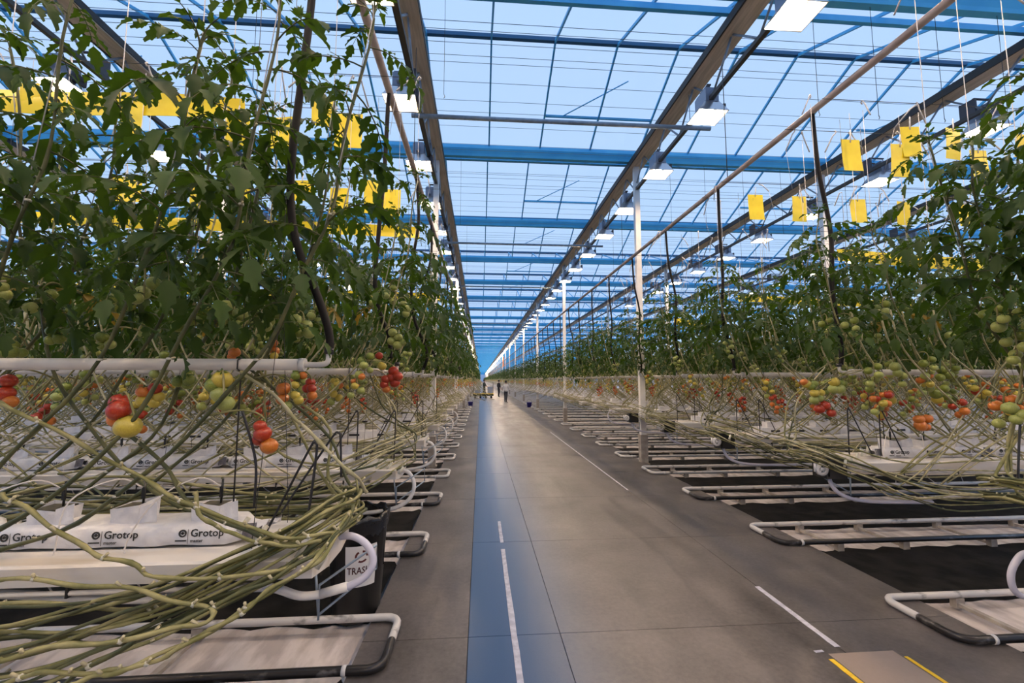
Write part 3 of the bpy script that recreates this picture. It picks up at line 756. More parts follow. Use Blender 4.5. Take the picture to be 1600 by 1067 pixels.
def compound_leaf(b, mx, r, L=.36, n=6, pairs=3, small=True, mi=0, smi=1, tub=4):
    rise = r.uniform(.15, .55); drop = r.uniform(.7, 1.3); side = r.uniform(-.25, .25)
    P = []
    K = 7
    for i in range(K + 1):
        t = i / K; P.append(Vector((L * t * (1 - .12 * t), side * L * t * t, L * (rise * t - drop * .62 * t * t))))
    if tub: b.tube([mx @ p for p in (P if tub > 3 else P[::3])], [.0042 * (1 - .6 * i / K) for i in range(len(P if tub > 3 else P[::3]))], tub, smi, cap=False)
    def frame(t):
        f = t * K; i = min(int(f), K - 1); p = P[i].lerp(P[i + 1], f - i); d = (P[i + 1] - P[i]).normalized()
        az = math.atan2(d.y, d.x); el = math.asin(max(-1, min(1, d.z))); return p, az, el
    sizes = {3: [(.34, .66), (.58, .95), (.80, .85)], 2: [(.42, .85), (.72, .95)]}[pairs]
    for (t, sz) in sizes:
        p, az, el = frame(t)
        for sg in (1, -1):
            ll = L * .40 * sz * r.uniform(.8, 1.15)
            m = mx @ Matrix.Translation(p) @ rotm(az + sg * r.uniform(.85, 1.25), el * .5 - r.uniform(.0, .5), sg * r.uniform(-.3, .25))
            leaflet(b, m, ll, ll * r.uniform(.36, .48), r.uniform(.1, .5), r.uniform(.15, .55), n, r, mi)
    p, az, el = frame(.98)
    ll = L * .40 * r.uniform(.85, 1.15)
    leaflet(b, mx @ Matrix.Translation(p) @ rotm(az, el - .1, r.uniform(-.3, .3)), ll, ll * .48, r.uniform(.1, .45), r.uniform(.2, .55), n, r, mi)
    if small:
        for t in (.24, .46, .69):
            p, az, el = frame(t)
            for sg in (1, -1):
                ll = L * .13 * r.uniform(.7, 1.3)
                leaflet(b, mx @ Matrix.Translation(p) @ rotm(az + sg * r.uniform(.8, 1.4), el * .5, 0), ll, ll * .6, .3, .3, 3, r, mi)
I4 = Matrix.Identity(4)
LEAF = []
for q in range(8):
    b = MB(); compound_leaf(b, I4, random.Random(200 + q), .36, 8); LEAF.append(b.data('leaf', ['leaf', 'vine_dark']))
LEAF_OLD = []
for q in range(2):
    b = MB(); compound_leaf(b, I4, random.Random(230 + q), .30, 6); LEAF_OLD.append(b.data('leaf', ['leaf_old', 'vine']))
TIP = []
for q in range(2):      # growing tip: cluster of small upright leaves
    b = MB(); r = random.Random(240 + q)
    for i in range(5): compound_leaf(b, rotm(i * 2.4, .9 + .1 * i), r, .15, 4, 2, False)
    TIP.append(b.data('growing_tip', ['leaf', 'vine_dark']))

def foliage(seed, n_leaf, z0, z1, L, n, pairs, small, tub, mk, spread=.10):
    r = random.Random(seed); b = MB()
    for i in range(n_leaf):
        t = (i + r.random()) / n_leaf; z = z0 + (z1 - z0) * t
        az = i * 2.39 + r.uniform(-.4, .4)
        ll = L * (1 - .45 * max(0, t - .7) / .3) * r.uniform(.8, 1.15) * (.75 if t < .08 else 1)
        m = Matrix.Translation((r.uniform(-spread, spread), r.uniform(-spread, spread), z)) @ rotm(az, r.uniform(-.15, .35) + .5 * max(0, t - .8))
        compound_leaf(b, m, r, ll, n, pairs, small, 0, 1, tub)
    return b
FOL_B = [foliage(300 + q, 25, 0, 1.42, .38, 4, 3, False, 3, 'leaf').data('foliage', ['leaf', 'vine_dark']) for q in range(5)]

# ------------------------------------------------------------------ tomatoes
def tomato_mesh(mk, lon=14, lat=9, cal=True):
    b = MB(); prof = []
    for i in range(lat + 1):
        t = math.pi * i / lat; rr = math.sin(t); z = math.cos(t) * .93
        if i <= 1: z -= .07 * (1 - i)
        prof.append((max(rr, .001), z))
    vs = []; fs = []
    for (rr, z) in prof:
        for j in range(lon):
            a = 2 * math.pi * j / lon; q = 1 + .025 * math.cos(5 * a) * max(0, z)
            vs.append((rr * q * math.cos(a), rr * q * math.sin(a), z))
    for i in range(lat):
        for j in range(lon):
            j2 = (j + 1) % lon; fs.append((i * lon + j, (i + 1) * lon + j, (i + 1) * lon + j2, i * lon + j2))
    b.add(vs, fs, 0, True)
    if cal:
        for j in range(5):
            a = j * 2 * math.pi / 5; c, s_ = math.cos(a), math.sin(a)
            b.add([(0, 0, .88), (.28 * c - .1 * s_, .28 * s_ + .1 * c, .93), (.72 * c, .72 * s_, .84 + .1 * (j % 2)), (.28 * c + .1 * s_, .28 * s_ - .1 * c, .93)], [(0, 3, 2, 1)], 1)
        b.tube([(0, 0, .82), (.05, 0, 1.05), (.1, .03, 1.25)], .07, 5, 1)
    return b.data('tomato', [mk, 'calyx'])
TOM = {c: tomato_mesh(c) for c in ('t_red', 't_orange', 't_yellow', 't_green', 't_pale')}
def truss_mesh(seed, cols):      # whole truss in one mesh for plants further away
    r = random.Random(seed); b = MB(); mats = ['vine'] + cols
    P = spline([(0, 0, 0), (.06, 0, .02), (.10, 0, -.05), (.11, 0, -.17)], 4)
    b.tube(P, .004, 4, 0)
    for i in range(7):
        t = .35 + .65 * i / 6; p = P[min(int(t * (len(P) - 1)), len(P) - 1)]
        rr = r.uniform(.026, .034); a = i * 2.5; c = Vector((p.x + .036 * math.cos(a), .036 * math.sin(a), p.z - .018))
        vs = []; fs = []; lo, la = 8, 5; mi = 1 + min(len(cols) - 1, int(r.random() * .6 * len(cols) + (1 - i / 6) * .5 * len(cols)))
        for u in range(la + 1):
            th = math.pi * u / la
            for j in range(lo):
                ph = 2 * math.pi * j / lo; vs.append((c.x + rr * math.sin(th) * math.cos(ph), c.y + rr * math.sin(th) * math.sin(ph), c.z + rr * .88 * math.cos(th)))
        for u in range(la):
            for j in range(lo): fs.append((u * lo + j, (u + 1) * lo + j, (u + 1) * lo + (j + 1) % lo, u * lo + (j + 1) % lo))
        b.add(vs, fs, mi, True)
    return b.data('fruit_truss', mats)
TR_G = [truss_mesh(400 + q, ['t_green', 't_pale']) for q in range(3)]
TR_M = [truss_mesh(410 + q, ['t_pale', 't_yellow', 't_orange']) for q in range(3)]
TR_R = [truss_mesh(420 + q, ['t_orange', 't_red']) for q in range(3)]

# ------------------------------------------------------------------ stems
def stem_path(x, y, lean, r, tall, zlow=1.02):
    # rises slanting from the layered vines beside the gutter to the canopy, then up the twine
    d = r.uniform(.70, .95)
    return [(x - lean * (d + .55), y, zlow + r.uniform(-.12, .03)), (x - lean * (d + .18), y + r.uniform(-.03, .03), zlow + .06), (x - lean * d * .72, y + r.uniform(-.04, .04), zlow + .34),
            (x - lean * d * .36, y + r.uniform(-.03, .03), 1.78), (x - lean * d * .12, y, 2.25), (x, y, 2.75), (x + lean * r.uniform(.0, .10), y, tall)]
def wiggle(P, r, a=.011):
    f1, f2, p1, p2 = r.uniform(.5, .9), r.uniform(.5, .9), r.uniform(0, 6), r.uniform(0, 6)
    return [p + Vector((a * math.sin(i * f1 + p1), a * math.sin(i * f2 + p2), a * .6 * math.sin(i * (f1 + .3) + p2))) for i, p in enumerate(P)]
def stem_mesh(path, r, rad=.0075, n=6, seg=6, mk='vine', clips=True):
    P = wiggle(spline(path, seg), r); k = len(P)
    b = MB(); b.tube(P, [rad * (1.08 - .45 * i / k) * (1.22 if i % 4 == 0 else 1) for i in range(k)], n, 0)
    if clips:
        for i in range(2, k - 6, 4):
            p = Vector(P[i]); a = r.uniform(0, 6.28); q = Vector((math.cos(a), math.sin(a), .3)) * .022
            b.tube([p, p + q], .0045, 4, 1, cap=True)
            if i % 8 == 2: b.tube([p + Vector((0, 0, -.004)), p + Vector((0, 0, .005))], .0105, 6, 2, cap=True)
    return b.data('stem', [mk, 'node', 'clip']), P

def fit_lean(s, x, lean):       # no vine starts out over the aisle
    if s < 0 and lean < 0 and x + 1.5 > -.6: return 1
    if s > 0 and lean > 0 and x - 1.5 < 3.05: return -1
    return lean
PLANTS = []      # (row, side, x, root, path)
pl_count = {}
def near_plant(k, s, x, y, lean, r, n_leaf, tall, mk):
    idx = pl_count.get((k, s), 0) + 1; pl_count[(k, s)] = idx
    root = empty('tomato_plant', (x, y, 1.0))
    path = stem_path(0, 0, lean, r, tall - 1.0, .02)
    # stem_path heights are world based; shift those above the gutter to the plant's base
    path = [(a, b_, c if i < 3 else (c - 1.0 if i < 6 else c)) for i, (a, b_, c) in enumerate(path)]
    me, P = stem_mesh(path, r, rad=.0085 if k == 0 else .0078, mk=mk)
    ob('stem', me, root)
    z0 = 1.98 - 1.0
    up = [p for p in P if p.z > z0 - .1]
    for i in range(n_leaf):
        t = (i + r.random() * .8) / n_leaf
        f = t * (len(up) - 1); j = min(int(f), len(up) - 2); p = up[j].lerp(up[j + 1], f - j)
        az = i * 2.39 + r.uniform(-.5, .5)
        sc = r.uniform(.72, 1.12) * (1 - .4 * max(0, t - .75) / .25) * (.75 if t < .12 else 1)
        old = r.random() < (.05 if t < .35 else 0)
        lf = ob('leaf', LEAF_OLD[i % 2] if old else LEAF[r.randrange(8)], root, p, (0, 0, 0), sc)
        lf.rotation_euler = rotm(az, r.uniform(-.25, .35) + .45 * max(0, t - .8), r.uniform(-.2, .2)).to_euler()
    ob('growing_tip', TIP[idx % 2], root, P[-1], (0, 0, r.uniform(0, 6)), r.uniform(.8, 1.2))
    tw = MB().tube([P[-12], (P[-1].x, 0, tall - 1.0), (P[-1].x, 0, 3.18)], .0022, 4).data('twine', 'twine'); ob('twine', tw, root)
    hk = MB().tube([(0, 0, .0), (.012, 0, .02), (.0, 0, .035), (-.012, 0, .02), (-.03, 0, -.02), (-.10, .02, -.17)], .006, 5).data('twine_bobbin', 'twine')
    ob('twine_bobbin', hk, root, (P[-1].x, 0, 3.24), (0, 0, r.uniform(0, 6.28)))
    PLANTS.append((k, s, x, root, P)); return root
def fruit_truss(root, base, items):       # items: (offset Vector, colour, radius)
    mid = sum((i[0] for i in items), Vector()) / len(items)
    top = Vector((mid.x, mid.y, max(i[0].z for i in items) + .03))
    low = Vector((mid.x, mid.y, min(i[0].z for i in items) + .01))
    pts = spline([base, base.lerp(top, .6) + Vector((0, 0, .03)), top, low], 4)
    b = MB().tube(pts, .0042, 5)
    for (p, c, rr) in items: b.tube([min(pts, key=lambda q: (q - (p + Vector((0, 0, rr)))).length), p + Vector((0, 0, rr * .9))], .0025, 4)
    t = ob('fruit_truss', b.data('fruit_truss', 'vine'), root)
    for (p, c, rr) in items:
        o = ob('tomato', TOM[c], t, p, (rnd.uniform(-.5, .5), rnd.uniform(-.5, .5), rnd.uniform(0, 6)), (rr, rr, rr * rnd.uniform(.95, 1.06)))
def random_truss(root, P, z, cols, r, n=5):
    c = min(P, key=lambda q: abs(q.z - z)); a = r.uniform(0, 6.28) if r.random() < .3 else r.uniform(-2.6, -.5)
    d = Vector((math.cos(a), math.sin(a), 0)) * .10
    items = []
    for i in range(n):
        rr = r.uniform(.027, .036); q = i * 2.3 + r.uniform(-.3, .3)
        items.append((c + d + Vector((.040 * math.cos(q), .040 * math.sin(q), -.05 - .036 * i)), cols[min(len(cols) - 1, int(i / n * len(cols) + r.random() * .8))], rr))
    fruit_truss(root, c, items)

def lbl(idx, k, s): return f'tomato plant, {nth(idx)} from the aisle in the {nth(k+1)} crop row on the {SIDE[s]}'
CG = ['t_green', 't_pale']; CM = ['t_orange', 't_yellow', 't_pale']; CR = ['t_red', 't_red', 't_orange']
rr_ = random.Random(5)
# first and second rows, leaf by leaf
specs = []
for i, x in enumerate([-.62, -.80, -.98, -1.14, -1.32, -1.50, -1.70, -1.92, -2.14, -2.38]): specs.append((0, -1, x, i))
for i, x in enumerate([2.72, 2.80, 2.93, 3.05, 3.20, 3.42]): specs.append((0, 1, x, i))
for i in range(13): specs.append((1, -1, -.60 - .27 * i, i))
for i in range(9): specs.append((1, 1, 2.98 + .29 * i, i))
for (k, s, x, i) in specs:
    front = i % 2 == 0
    y = rowY(k) + (-.24 if front else .24) + rr_.uniform(-.05, .05)
    lean = (1 if front else -1)
    lean = fit_lean(s, x, lean)
    tall = {(0, -1): 3.30, (0, 1): 3.10, (1, -1): 3.42, (1, 1): 3.08}[(k, s)] + rr_.uniform(-.22, .12)
    nl = (21 if i not in (0, 1) else 15) if k == 0 and s < 0 else (20 if k == 0 else 21)
    root = near_plant(k, s, x + rr_.uniform(-.05, .05), y, lean, rr_, nl, tall, 'vine_dark' if k == 0 else 'vine')
    tag(root, lbl(pl_count[(k, s)], k, s), 'tomato plant', 'tomato plants in the crop rows')
    P = PLANTS[-1][4]
    if not (k == 0 and s < 0):
        random_truss(root, P, rr_.uniform(.85, 1.05), CG, rr_); random_truss(root, P, rr_.uniform(1.1, 1.5), CG, rr_, 4)
        random_truss(root, P, rr_.uniform(.55, .8), CM if rr_.random() < .7 else CG, rr_)
        if rr_.random() < .55: random_truss(root, P, rr_.uniform(.42, .6), CR, rr_, 4)
    else:
        (random_truss(root, P, rr_.uniform(1.0, 1.25), CG, rr_, 3) if i % 3 == 1 else None)
# trusses placed where the photograph shows them
R_, O_, Y_, G_, P_ = 't_red', 't_orange', 't_yellow', 't_green', 't_pale'
NEAR = [(0, -1, 1.80, [(193, 640, R_, 15), (186, 628, R_, 12), (181, 655, O_, 13), (206, 666, Y_, 16)]),
        (0, -1, 1.85, [(345, 593, Y_, 13.5), (333, 602, G_, 12), (342, 616, P_, 13.5), (353, 630, P_, 12)]),
        (0, -1, 2.15, [(352, 480, P_, 11), (374, 490, P_, 10.5), (351, 498, P_, 10), (371, 508, P_, 9)]),
        (0, -1, 2.2, [(308, 489, G_, 10), (324, 484, G_, 9), (300, 502, G_, 9), (319, 499, G_, 8), (286, 496, G_, 7), (275, 509, G_, 9)]),
        (0, -1, 2.2, [(229, 612, O_, 9), (245, 607, R_, 9), (227, 626, Y_, 8.5), (241, 629, Y_, 8), (249, 620, Y_, 7.5)]),
        (0, -1, 1.9, [(410, 665, R_, 9), (413, 677, R_, 12), (405, 686, R_, 11), (420, 697, O_, 12)]),
        (0, -1, 2.15, [(443, 607, O_, 10), (440, 624, O_, 9.5), (451, 634, P_, 7), (463, 617, Y_, 7), (468, 625, Y_, 7)]),
        (0, -1, 2.3, [(483, 597, R_, 7), (488, 607, R_, 7), (478, 607, R_, 7), (489, 618, O_, 7)]),
        (0, -1, 2.2, [(463, 500, P_, 9), (476, 508, P_, 9.5), (484, 520, P_, 9), (468, 520, G_, 8)]),
        (0, -1, 2.1, [(8, 595, R_, 10), (4, 615, R_, 11), (12, 628, O_, 9)]),
        (0, -1, 2.0, [(6, 436, G_, 9), (5, 449, P_, 9), (6, 461, P_, 9)]),
        (0, -1, 2.2, [(14, 540, G_, 9), (22, 550, G_, 9), (8, 551, G_, 8), (28, 551, G_, 7)]),
        (0, -1, 2.25, [(185, 466, G_, 10), (182, 480, G_, 9), (200, 477, G_, 9)]),
        (0, -1, 2.25, [(85, 518, G_, 7), (93, 529, G_, 8), (84, 532, G_, 7)]),
        (0, -1, 2.25, [(163, 527, G_, 8), (172, 538, P_, 7), (160, 540, G_, 7)]),
        (0, -1, 2.2, [(278, 596, G_, 9), (290, 600, G_, 8), (300, 594, G_, 8), (296, 585, G_, 8)]),
        (0, -1, 2.25, [(370, 551, O_, 8), (363, 557, O_, 6)]),
        (0, -1, 2.3, [(427, 536, O_, 7), (428, 548, O_, 7), (430, 556, Y_, 6)]),
        (1, -1, 3.6, [(615, 580, R_, 8), (622, 588, R_, 8), (612, 590, R_, 8), (617, 598, R_, 8)]),
        (1, -1, 3.6, [(603, 593, R_, 7), (601, 601, R_, 6.5), (604, 608, O_, 6.5)]),
        (1, -1, 3.6, [(614, 520, P_, 7), (622, 527, P_, 7), (612, 533, P_, 7), (622, 540, P_, 7), (630, 535, P_, 6)]),
        (1, -1, 3.6, [(630, 475, P_, 6), (637, 483, P_, 6), (634, 490, P_, 6)]),
        (1, -1, 3.6, [(592, 556, R_, 6), (588, 566, P_, 7), (597, 572, Y_, 7)]),
        (1, -1, 3.7, [(522, 595, Y_, 6), (523, 604, P_, 6), (527, 600, Y_, 5)]),
        (1, 1, 3.5, [(1290, 633, R_, 8.5), (1283, 639, R_, 8), (1297, 645, R_, 7)]),
        (1, 1, 3.45, [(1434, 655, O_, 8), (1448, 654, O_, 8), (1437, 665, O_, 9), (1447, 667, O_, 7), (1455, 655, O_, 6)]),
        (1, 1, 3.6, [(1523, 611, R_, 8), (1535, 607, R_, 8), (1533, 619, Y_, 7), (1545, 621, O_, 7), (1530, 628, G_, 7)]),
        (1, 1, 3.6, [(1385, 616, O_, 8), (1391, 625, Y_, 8), (1379, 623, G_, 6), (1387, 632, G_, 6)]),
        (1, 1, 3.7, [(1372, 636, O_, 7), (1383, 638, O_, 7), (1376, 648, Y_, 7)]),
        (1, 1, 3.5, [(1303, 597, Y_, 8), (1310, 608, P_, 8), (1303, 608, P_, 8), (1318, 600, G_, 7)]),
        (1, 1, 3.5, [(1270, 614, Y_, 7), (1282, 614, Y_, 7), (1272, 625, P_, 7), (1280, 622, P_, 7)]),
        (1, 1, 3.5, [(1262, 600, Y_, 7), (1268, 604, G_, 7), (1258, 597, O_, 6), (1272, 600, G_, 6)]),
        (1, 1, 3.45, [(1462, 615, G_, 9), (1467, 624, Y_, 8), (1472, 607, G_, 7), (1478, 620, G_, 7)]),
        (1, 1, 3.45, [(1401, 573, P_, 8), (1404, 583, P_, 7), (1412, 587, P_, 7), (1411, 600, P_, 6)]),
        (1, 1, 3.45, [(1474, 578, G_, 8), (1480, 586, G_, 8), (1468, 590, G_, 7)]),
        (1, 1, 3.5, [(1355, 598, G_, 7), (1356, 608, G_, 7), (1362, 603, G_, 6)]),
        (0, 1, 2.2, [(1583, 638, P_, 11), (1592, 648, P_, 10), (1596, 640, O_, 9), (1588, 655, P_, 9)])]
for (k, s, Y, its) in NEAR:
    items = []
    pts = [at(px, py, Y) for px, py, c, q in its]
    mid = sum(pts, Vector()) / len(pts)
    best = None
    for (kk, ss, xx, root, P) in PLANTS:
        if kk == k and ss == s:
            for q in P:
                if q.z + 1.0 > mid.z - .02:
                    d = (q + Vector(root.location) - mid).length
                    if best is None or d < best[0]: best = (d, root, q)
    d, root, q = best; rl = Vector(root.location)
    fruit_truss(root, q.copy(), [(p - rl + Vector((0, rnd.uniform(-.02, .02), 0)), c, rad * (Y + .12) / F_PX * .98) for p, (px, py, c, rad) in zip(pts, its)])

# rows three to five: foliage in one part, stem and trusses as parts
rB = random.Random(9)
stemsB = {}
for lean in (1, -1):
    for q in range(4):
        path = stem_path(0, 0, lean, rB, 2.25, .02); path = [(a, b_, c if i < 3 else (c - 1.0 if i < 6 else c)) for i, (a, b_, c) in enumerate(path)]
        stemsB[(lean, q)] = stem_mesh(path, rB, .0085, 5, 4, 'vine' if q % 2 else 'vine_pale', clips=True)[0]
for k in (2, 3, 4, 5, 6, 7):
    for s in (-1, 1):
        L = row_len(k, s) - .5; n = int(L / .30) if k < 5 else 5
        for i in range(n):
            x = (-.60 if s < 0 else 3.0) + s * .30 * i + rB.uniform(-.06, .06); front = i % 2 == 0
            y = rowY(k) + (-.24 if front else .24) + rB.uniform(-.05, .05); lean = fit_lean(s, x, 1 if front else -1)
            root = empty('tomato_plant', (x, y, 1.0)); pl_count[(k, s)] = pl_count.get((k, s), 0) + 1
            tag(root, lbl(pl_count[(k, s)], k, s), 'tomato plant', 'tomato plants in the crop rows')
            ob('stem', stemsB[(lean, rB.randrange(4))], root)
            zt = rB.uniform(.90, 1.08) * (1.04 if s < 0 else .92)
            tag(ob('foliage', FOL_B[rB.randrange(5)], root, (0, 0, .92), (0, 0, rB.uniform(0, 6.28)), (1, 1, zt)), None, None, None, 'stuff')
            for z, T in ((rB.uniform(.85, 1.2), TR_G), (rB.uniform(.55, .8), TR_M if rB.random() < .6 else TR_G), (rB.uniform(.35, .55), TR_R if rB.random() < .45 else None)):
                if T: ob('fruit_truss', T[rB.randrange(3)], root, (-lean * max(0, .75 * (1.25 - z)), -.03, z), (0, 0, rB.uniform(-2.6, -.5)))
            if rB.random() < .6:
                ob('twine', bpy.data.meshes.get('twine_far') or MB().tube([(0, 0, 2.1), (0, 0, 3.2)], .0026, 3).tube([(0, 0, 3.2), (-.03, 0, 3.2), (-.10, .02, 3.05)], .007, 4).data('twine_far', 'twine'), root, None, (0, 0, rB.uniform(0, 6)))
# rows six to eighteen: the plants next to the aisle, one mesh each
def far_plant(seed, n_leaf, n, pairs, tub):
    b = foliage(seed, n_leaf, .90, 2.28, .42, n, pairs, False, tub, None, .14); r = random.Random(seed)
    lean = 1 if seed % 2 else -1
    b.tube([(-lean * 1.2, 0, 0), (-lean * .7, 0, .15), (-lean * .3, 0, .7), (0, 0, 1.3)], .009, 4, 2)
    b.tube([(lean * .9, .1, .0), (lean * .5, 0, .4), (lean * .2, -.05, .95)], .009, 4, 2)
    for z, mi in ((1.05, 3), (.74, 3 if seed % 2 else 4), (.58, 5 if seed % 3 == 0 else 4)):
        for q in range(5):
            a = q * 2.4; c = (.09 * math.cos(a) - lean * .2, .09 * math.sin(a) - .05, z - .03 * q); rr = .034
            b.add([(c[0] + rr, c[1], c[2]), (c[0] - rr, c[1], c[2]), (c[0], c[1] + rr, c[2]), (c[0], c[1] - rr, c[2]), (c[0], c[1], c[2] + rr), (c[0], c[1], c[2] - rr)],
                  [(0, 2, 4), (2, 1, 4), (1, 3, 4), (3, 0, 4), (2, 0, 5), (1, 2, 5), (3, 1, 5), (0, 3, 5)], mi, True)
    return b
FM = ['leaf_far', 'vine_dark', 'vine_pale', 't_green', 't_yellow', 't_orange']
FARP = [far_plant(500 + q, 20, 3, 2, 0).data('far_plant', FM) for q in range(6)]
rC = random.Random(3)
for k in range(8, N_ROWS):
    for s in (-1, 1):
        for i in range(5):
            x = (-.58 if s < 0 else 3.0) + s * .33 * i + rC.uniform(-.06, .06)
            pl_count[(k, s)] = pl_count.get((k, s), 0) + 1
            o = ob('tomato_plant', FARP[rC.randrange(6)], None, (x, rowY(k) + (-.22 if i % 2 else .22), 1.0), (0, 0, rC.uniform(-.5, .5) + (math.pi if rC.random() < .5 else 0)), (1, 1, rC.uniform(.92, 1.06) * (1.0 if s < 0 else .92)))
            tag(o, lbl(pl_count[(k, s)], k, s), 'tomato plant', 'tomato plants in the crop rows')
# everything beyond that: one mass of crop
lows = [far_plant(600 + q, 15, 2, 2, 0) for q in range(4)]
low_np = []
for b in lows:
    tri = []; mi = []
    for f, m_ in zip(b.f, b.m):
        for j in range(1, len(f) - 1): tri.append((f[0], f[j], f[j + 1])); mi.append(m_)
    low_np.append((np.array(b.v, dtype=np.float32), np.array(tri, dtype=np.int32), np.array(mi, dtype=np.int32)))
VV, TT, MM = [], [], []; off = 0
rg = np.random.default_rng(4)
def mass(x, y, sc):
    global off
    v, t, m_ = low_np[rg.integers(0, 4)]
    a = rg.uniform(-.6, .6) + (math.pi if rg.random() < .5 else 0); c, s_ = math.cos(a), math.sin(a)
    R = np.array([[c, -s_, 0], [s_, c, 0], [0, 0, sc]], dtype=np.float32)
    VV.append(v @ R.T + np.array([x, y, 1.0], dtype=np.float32)); TT.append(t + off); MM.append(m_); off += len(v)
for s in (-1, 1):
    for k in range(5, 235):
        if k < 13: x0, x1, st = (5 * .33), row_len(k, s), .42
        elif k < N_ROWS: x0, x1, st = (5 * .33), 6.0, .45
        else: x0, x1, st = 0, (3.0 if k < 40 else 1.5), (.36 if k < 40 else .5)
        d = x0
        while d < x1:
            mass((-.58 if s < 0 else 3.0) + s * d + rg.uniform(-.08, .08), rowY(k) + rg.choice([-.22, .22]), rg.uniform(.9, 1.06) * (1.0 if s < 0 else .93)); d += st
for s in (-1, 1):          # the rows go on behind the photographer
    for k in range(-10, -1):
        for i in range(14): mass((-.9 if s < 0 else 3.3) + s * .42 * i + rg.uniform(-.08, .08), rowY(k) + rg.choice([-.22, .22]), rg.uniform(.9, 1.0))
V = np.concatenate(VV); T = np.concatenate(TT); MI = np.concatenate(MM)
me = bpy.data.meshes.new('crop_mass')
me.vertices.add(len(V)); me.vertices.foreach_set('co', V.ravel())
me.loops.add(T.size); me.loops.foreach_set('vertex_index', T.ravel())
me.polygons.add(len(T)); me.polygons.foreach_set('loop_start', np.arange(0, T.size, 3, dtype=np.int32))
me.polygons.foreach_set('material_index', MI)
for q in FM: me.materials.append(M[q])
me.update(calc_edges=True); me.validate()
tag(ob('crop_mass', me), 'mass of tomato crop in the rows receding far down the greenhouse', 'crop', None, 'stuff')

# ================================================================== VINE BUNDLES layered along the gutters
EJ = [0, .02, .12, -.02, .15, .05, .18, .0, .1, .16]
def vine_pts(s, r, k):
    e = (-.60 if s < 0 else 2.84) + s * (EJ[k % 10] if k else 0)
    o = lambda q: r.uniform(-q, q)
    L = min(row_len(k, s), 9.0)
    q = 1.0 if k == 0 else 1.7
    dy, dz, dx = o(.07) * q, o(.10) * q, o(.05) * q * 1.4
    back = r.random() < (.8 if k == 0 else .5)
    pts = []
    x = L
    while x > 1.6:
        pts.append((e + s * x + o(.1), -.36 + dy + o(.09), -.20 + dz + o(.10))); x -= .5
    sag = -.25 if r.random() < .6 else -.12
    pts += [(e + s * 1.1, -.38 + dy + o(.03), sag + dz + o(.03)), (e + s * .62, -.37 + dy, -.13 + dz), (e + s * .28 + dx, -.31 + dy, .0 + dz * .8), (e + s * .07 + dx, -.14 + dy * .5, .10 + dz * .7),
            (e + dx * .8, .08, .12 + dz * .7)]
    if back:
        pts += [(e + s * .12 + dx, .27 + dy, .08 + dz * .7), (e + s * .5, .36 + dy, .04 + dz * .6)]
        x = 1.1
        while x < L: pts.append((e + s * x + o(.1), .36 + dy + o(.08), .02 + dz + o(.07))); x += .5
    else:
        pts += [(e + s * .10 + dx, .2, .2 + o(.06)), (e + s * (.3 + o(.15)), .24, .45 + o(.1)), (e + s * (.62 + o(.3)), .24, .85)]
    return pts
rV = random.Random(21)
for s in (-1, 1):
    for k in range(0, 10):
        root = empty('vine_bundle', (0, rowY(k), 1.0)); tag(root, f'bundle of bare vines looped round the end of the {nth(k+1)} row on the {SIDE[s]}', 'vine bundle', 'looped vine bundles at the row ends')
        n = 18 if k < 1 else (13 if k < 4 else 8)
        joined = MB()
        for i in range(n):
            P = wiggle(spline(vine_pts(s, rV, k), 5 if k < 4 else 3), rV, .009)
            kk = len(P); rad = rV.uniform(.0050, .0078)
            b = MB() if k < 3 else joined
            mi = rV.choice([0, 0, 1]) if k >= 3 else 0
            b.tube(P, [rad * (1.25 if j % 5 == 0 else 1) for j in range(kk)], 6 if k < 3 else 4, mi)
            if k < 3:
                for j in range(3, kk - 2, 6):
                    a = rV.uniform(0, 6.28); q = Vector((math.cos(a), math.sin(a) * .8, .5)) * .022
                    b.tube([P[j], P[j] + q], .005, 4, 1)
                ob('vine', b.data('vine', [rV.choice(['vine', 'vine', 'vine_dark'] if k == 0 else ['vine', 'vine_pale', 'vine_pale', 'vine_dark']), 'node']), root)
        if k >= 3: tag(ob('vines', joined.data('vines', ['vine_pale', 'vine']), root), None, None, None, 'stuff')
        if k < 3:   # white clips tying the bundle
            cl = MB()
            for a in range(5):
                x = (-.62 if s < 0 else 3.02) + s * .1 * a; cl.tube([(x, -.3 + .05 * a, -.02 + .02 * a), (x + .03, -.28 + .05 * a, .03 + .02 * a)], .011, 6)
            ob('bundle_clip', cl.data('bundle_clip', 'clip'), root)
# slanting bare vines crossing between the rows' bundles and the crop
def cross_vine(r, lean):
    d = r.uniform(.8, 1.5)
    return spline([(-lean * d, r.uniform(-.08, .08), r.uniform(-.25, .0)), (-lean * d * .7, r.uniform(-.1, .1), .12 + r.uniform(-.06, .08)), (-lean * d * .33, r.uniform(-.05, .05), .45 + r.uniform(-.1, .1)), (0, 0, .95), (lean * .1, 0, 1.3)], 4)
cv = MB(); 
for s in (-1, 1):
    for k in range(1, 9):
        L = row_len(k, s)
        for i in range(int(L / .10)):
            x = rx(s, .1 + .10 * i); lean = fit_lean(s, x, rV.choice([1, -1])); P = cross_vine(rV, lean); y = rowY(k) + rV.choice([-.3, .3]) + rV.uniform(-.06, .06)
            cv.tube([p + Vector((x, y, 1.0)) for p in P], rV.uniform(.0055, .008), 4, rV.choice([0, 0, 1]))
tag(ob('crossing_vines', cv.data('crossing_vines', ['vine_pale', 'vine'])), 'tangle of slanting bare tomato vines under the crop canopy', 'vines', None, 'stuff')
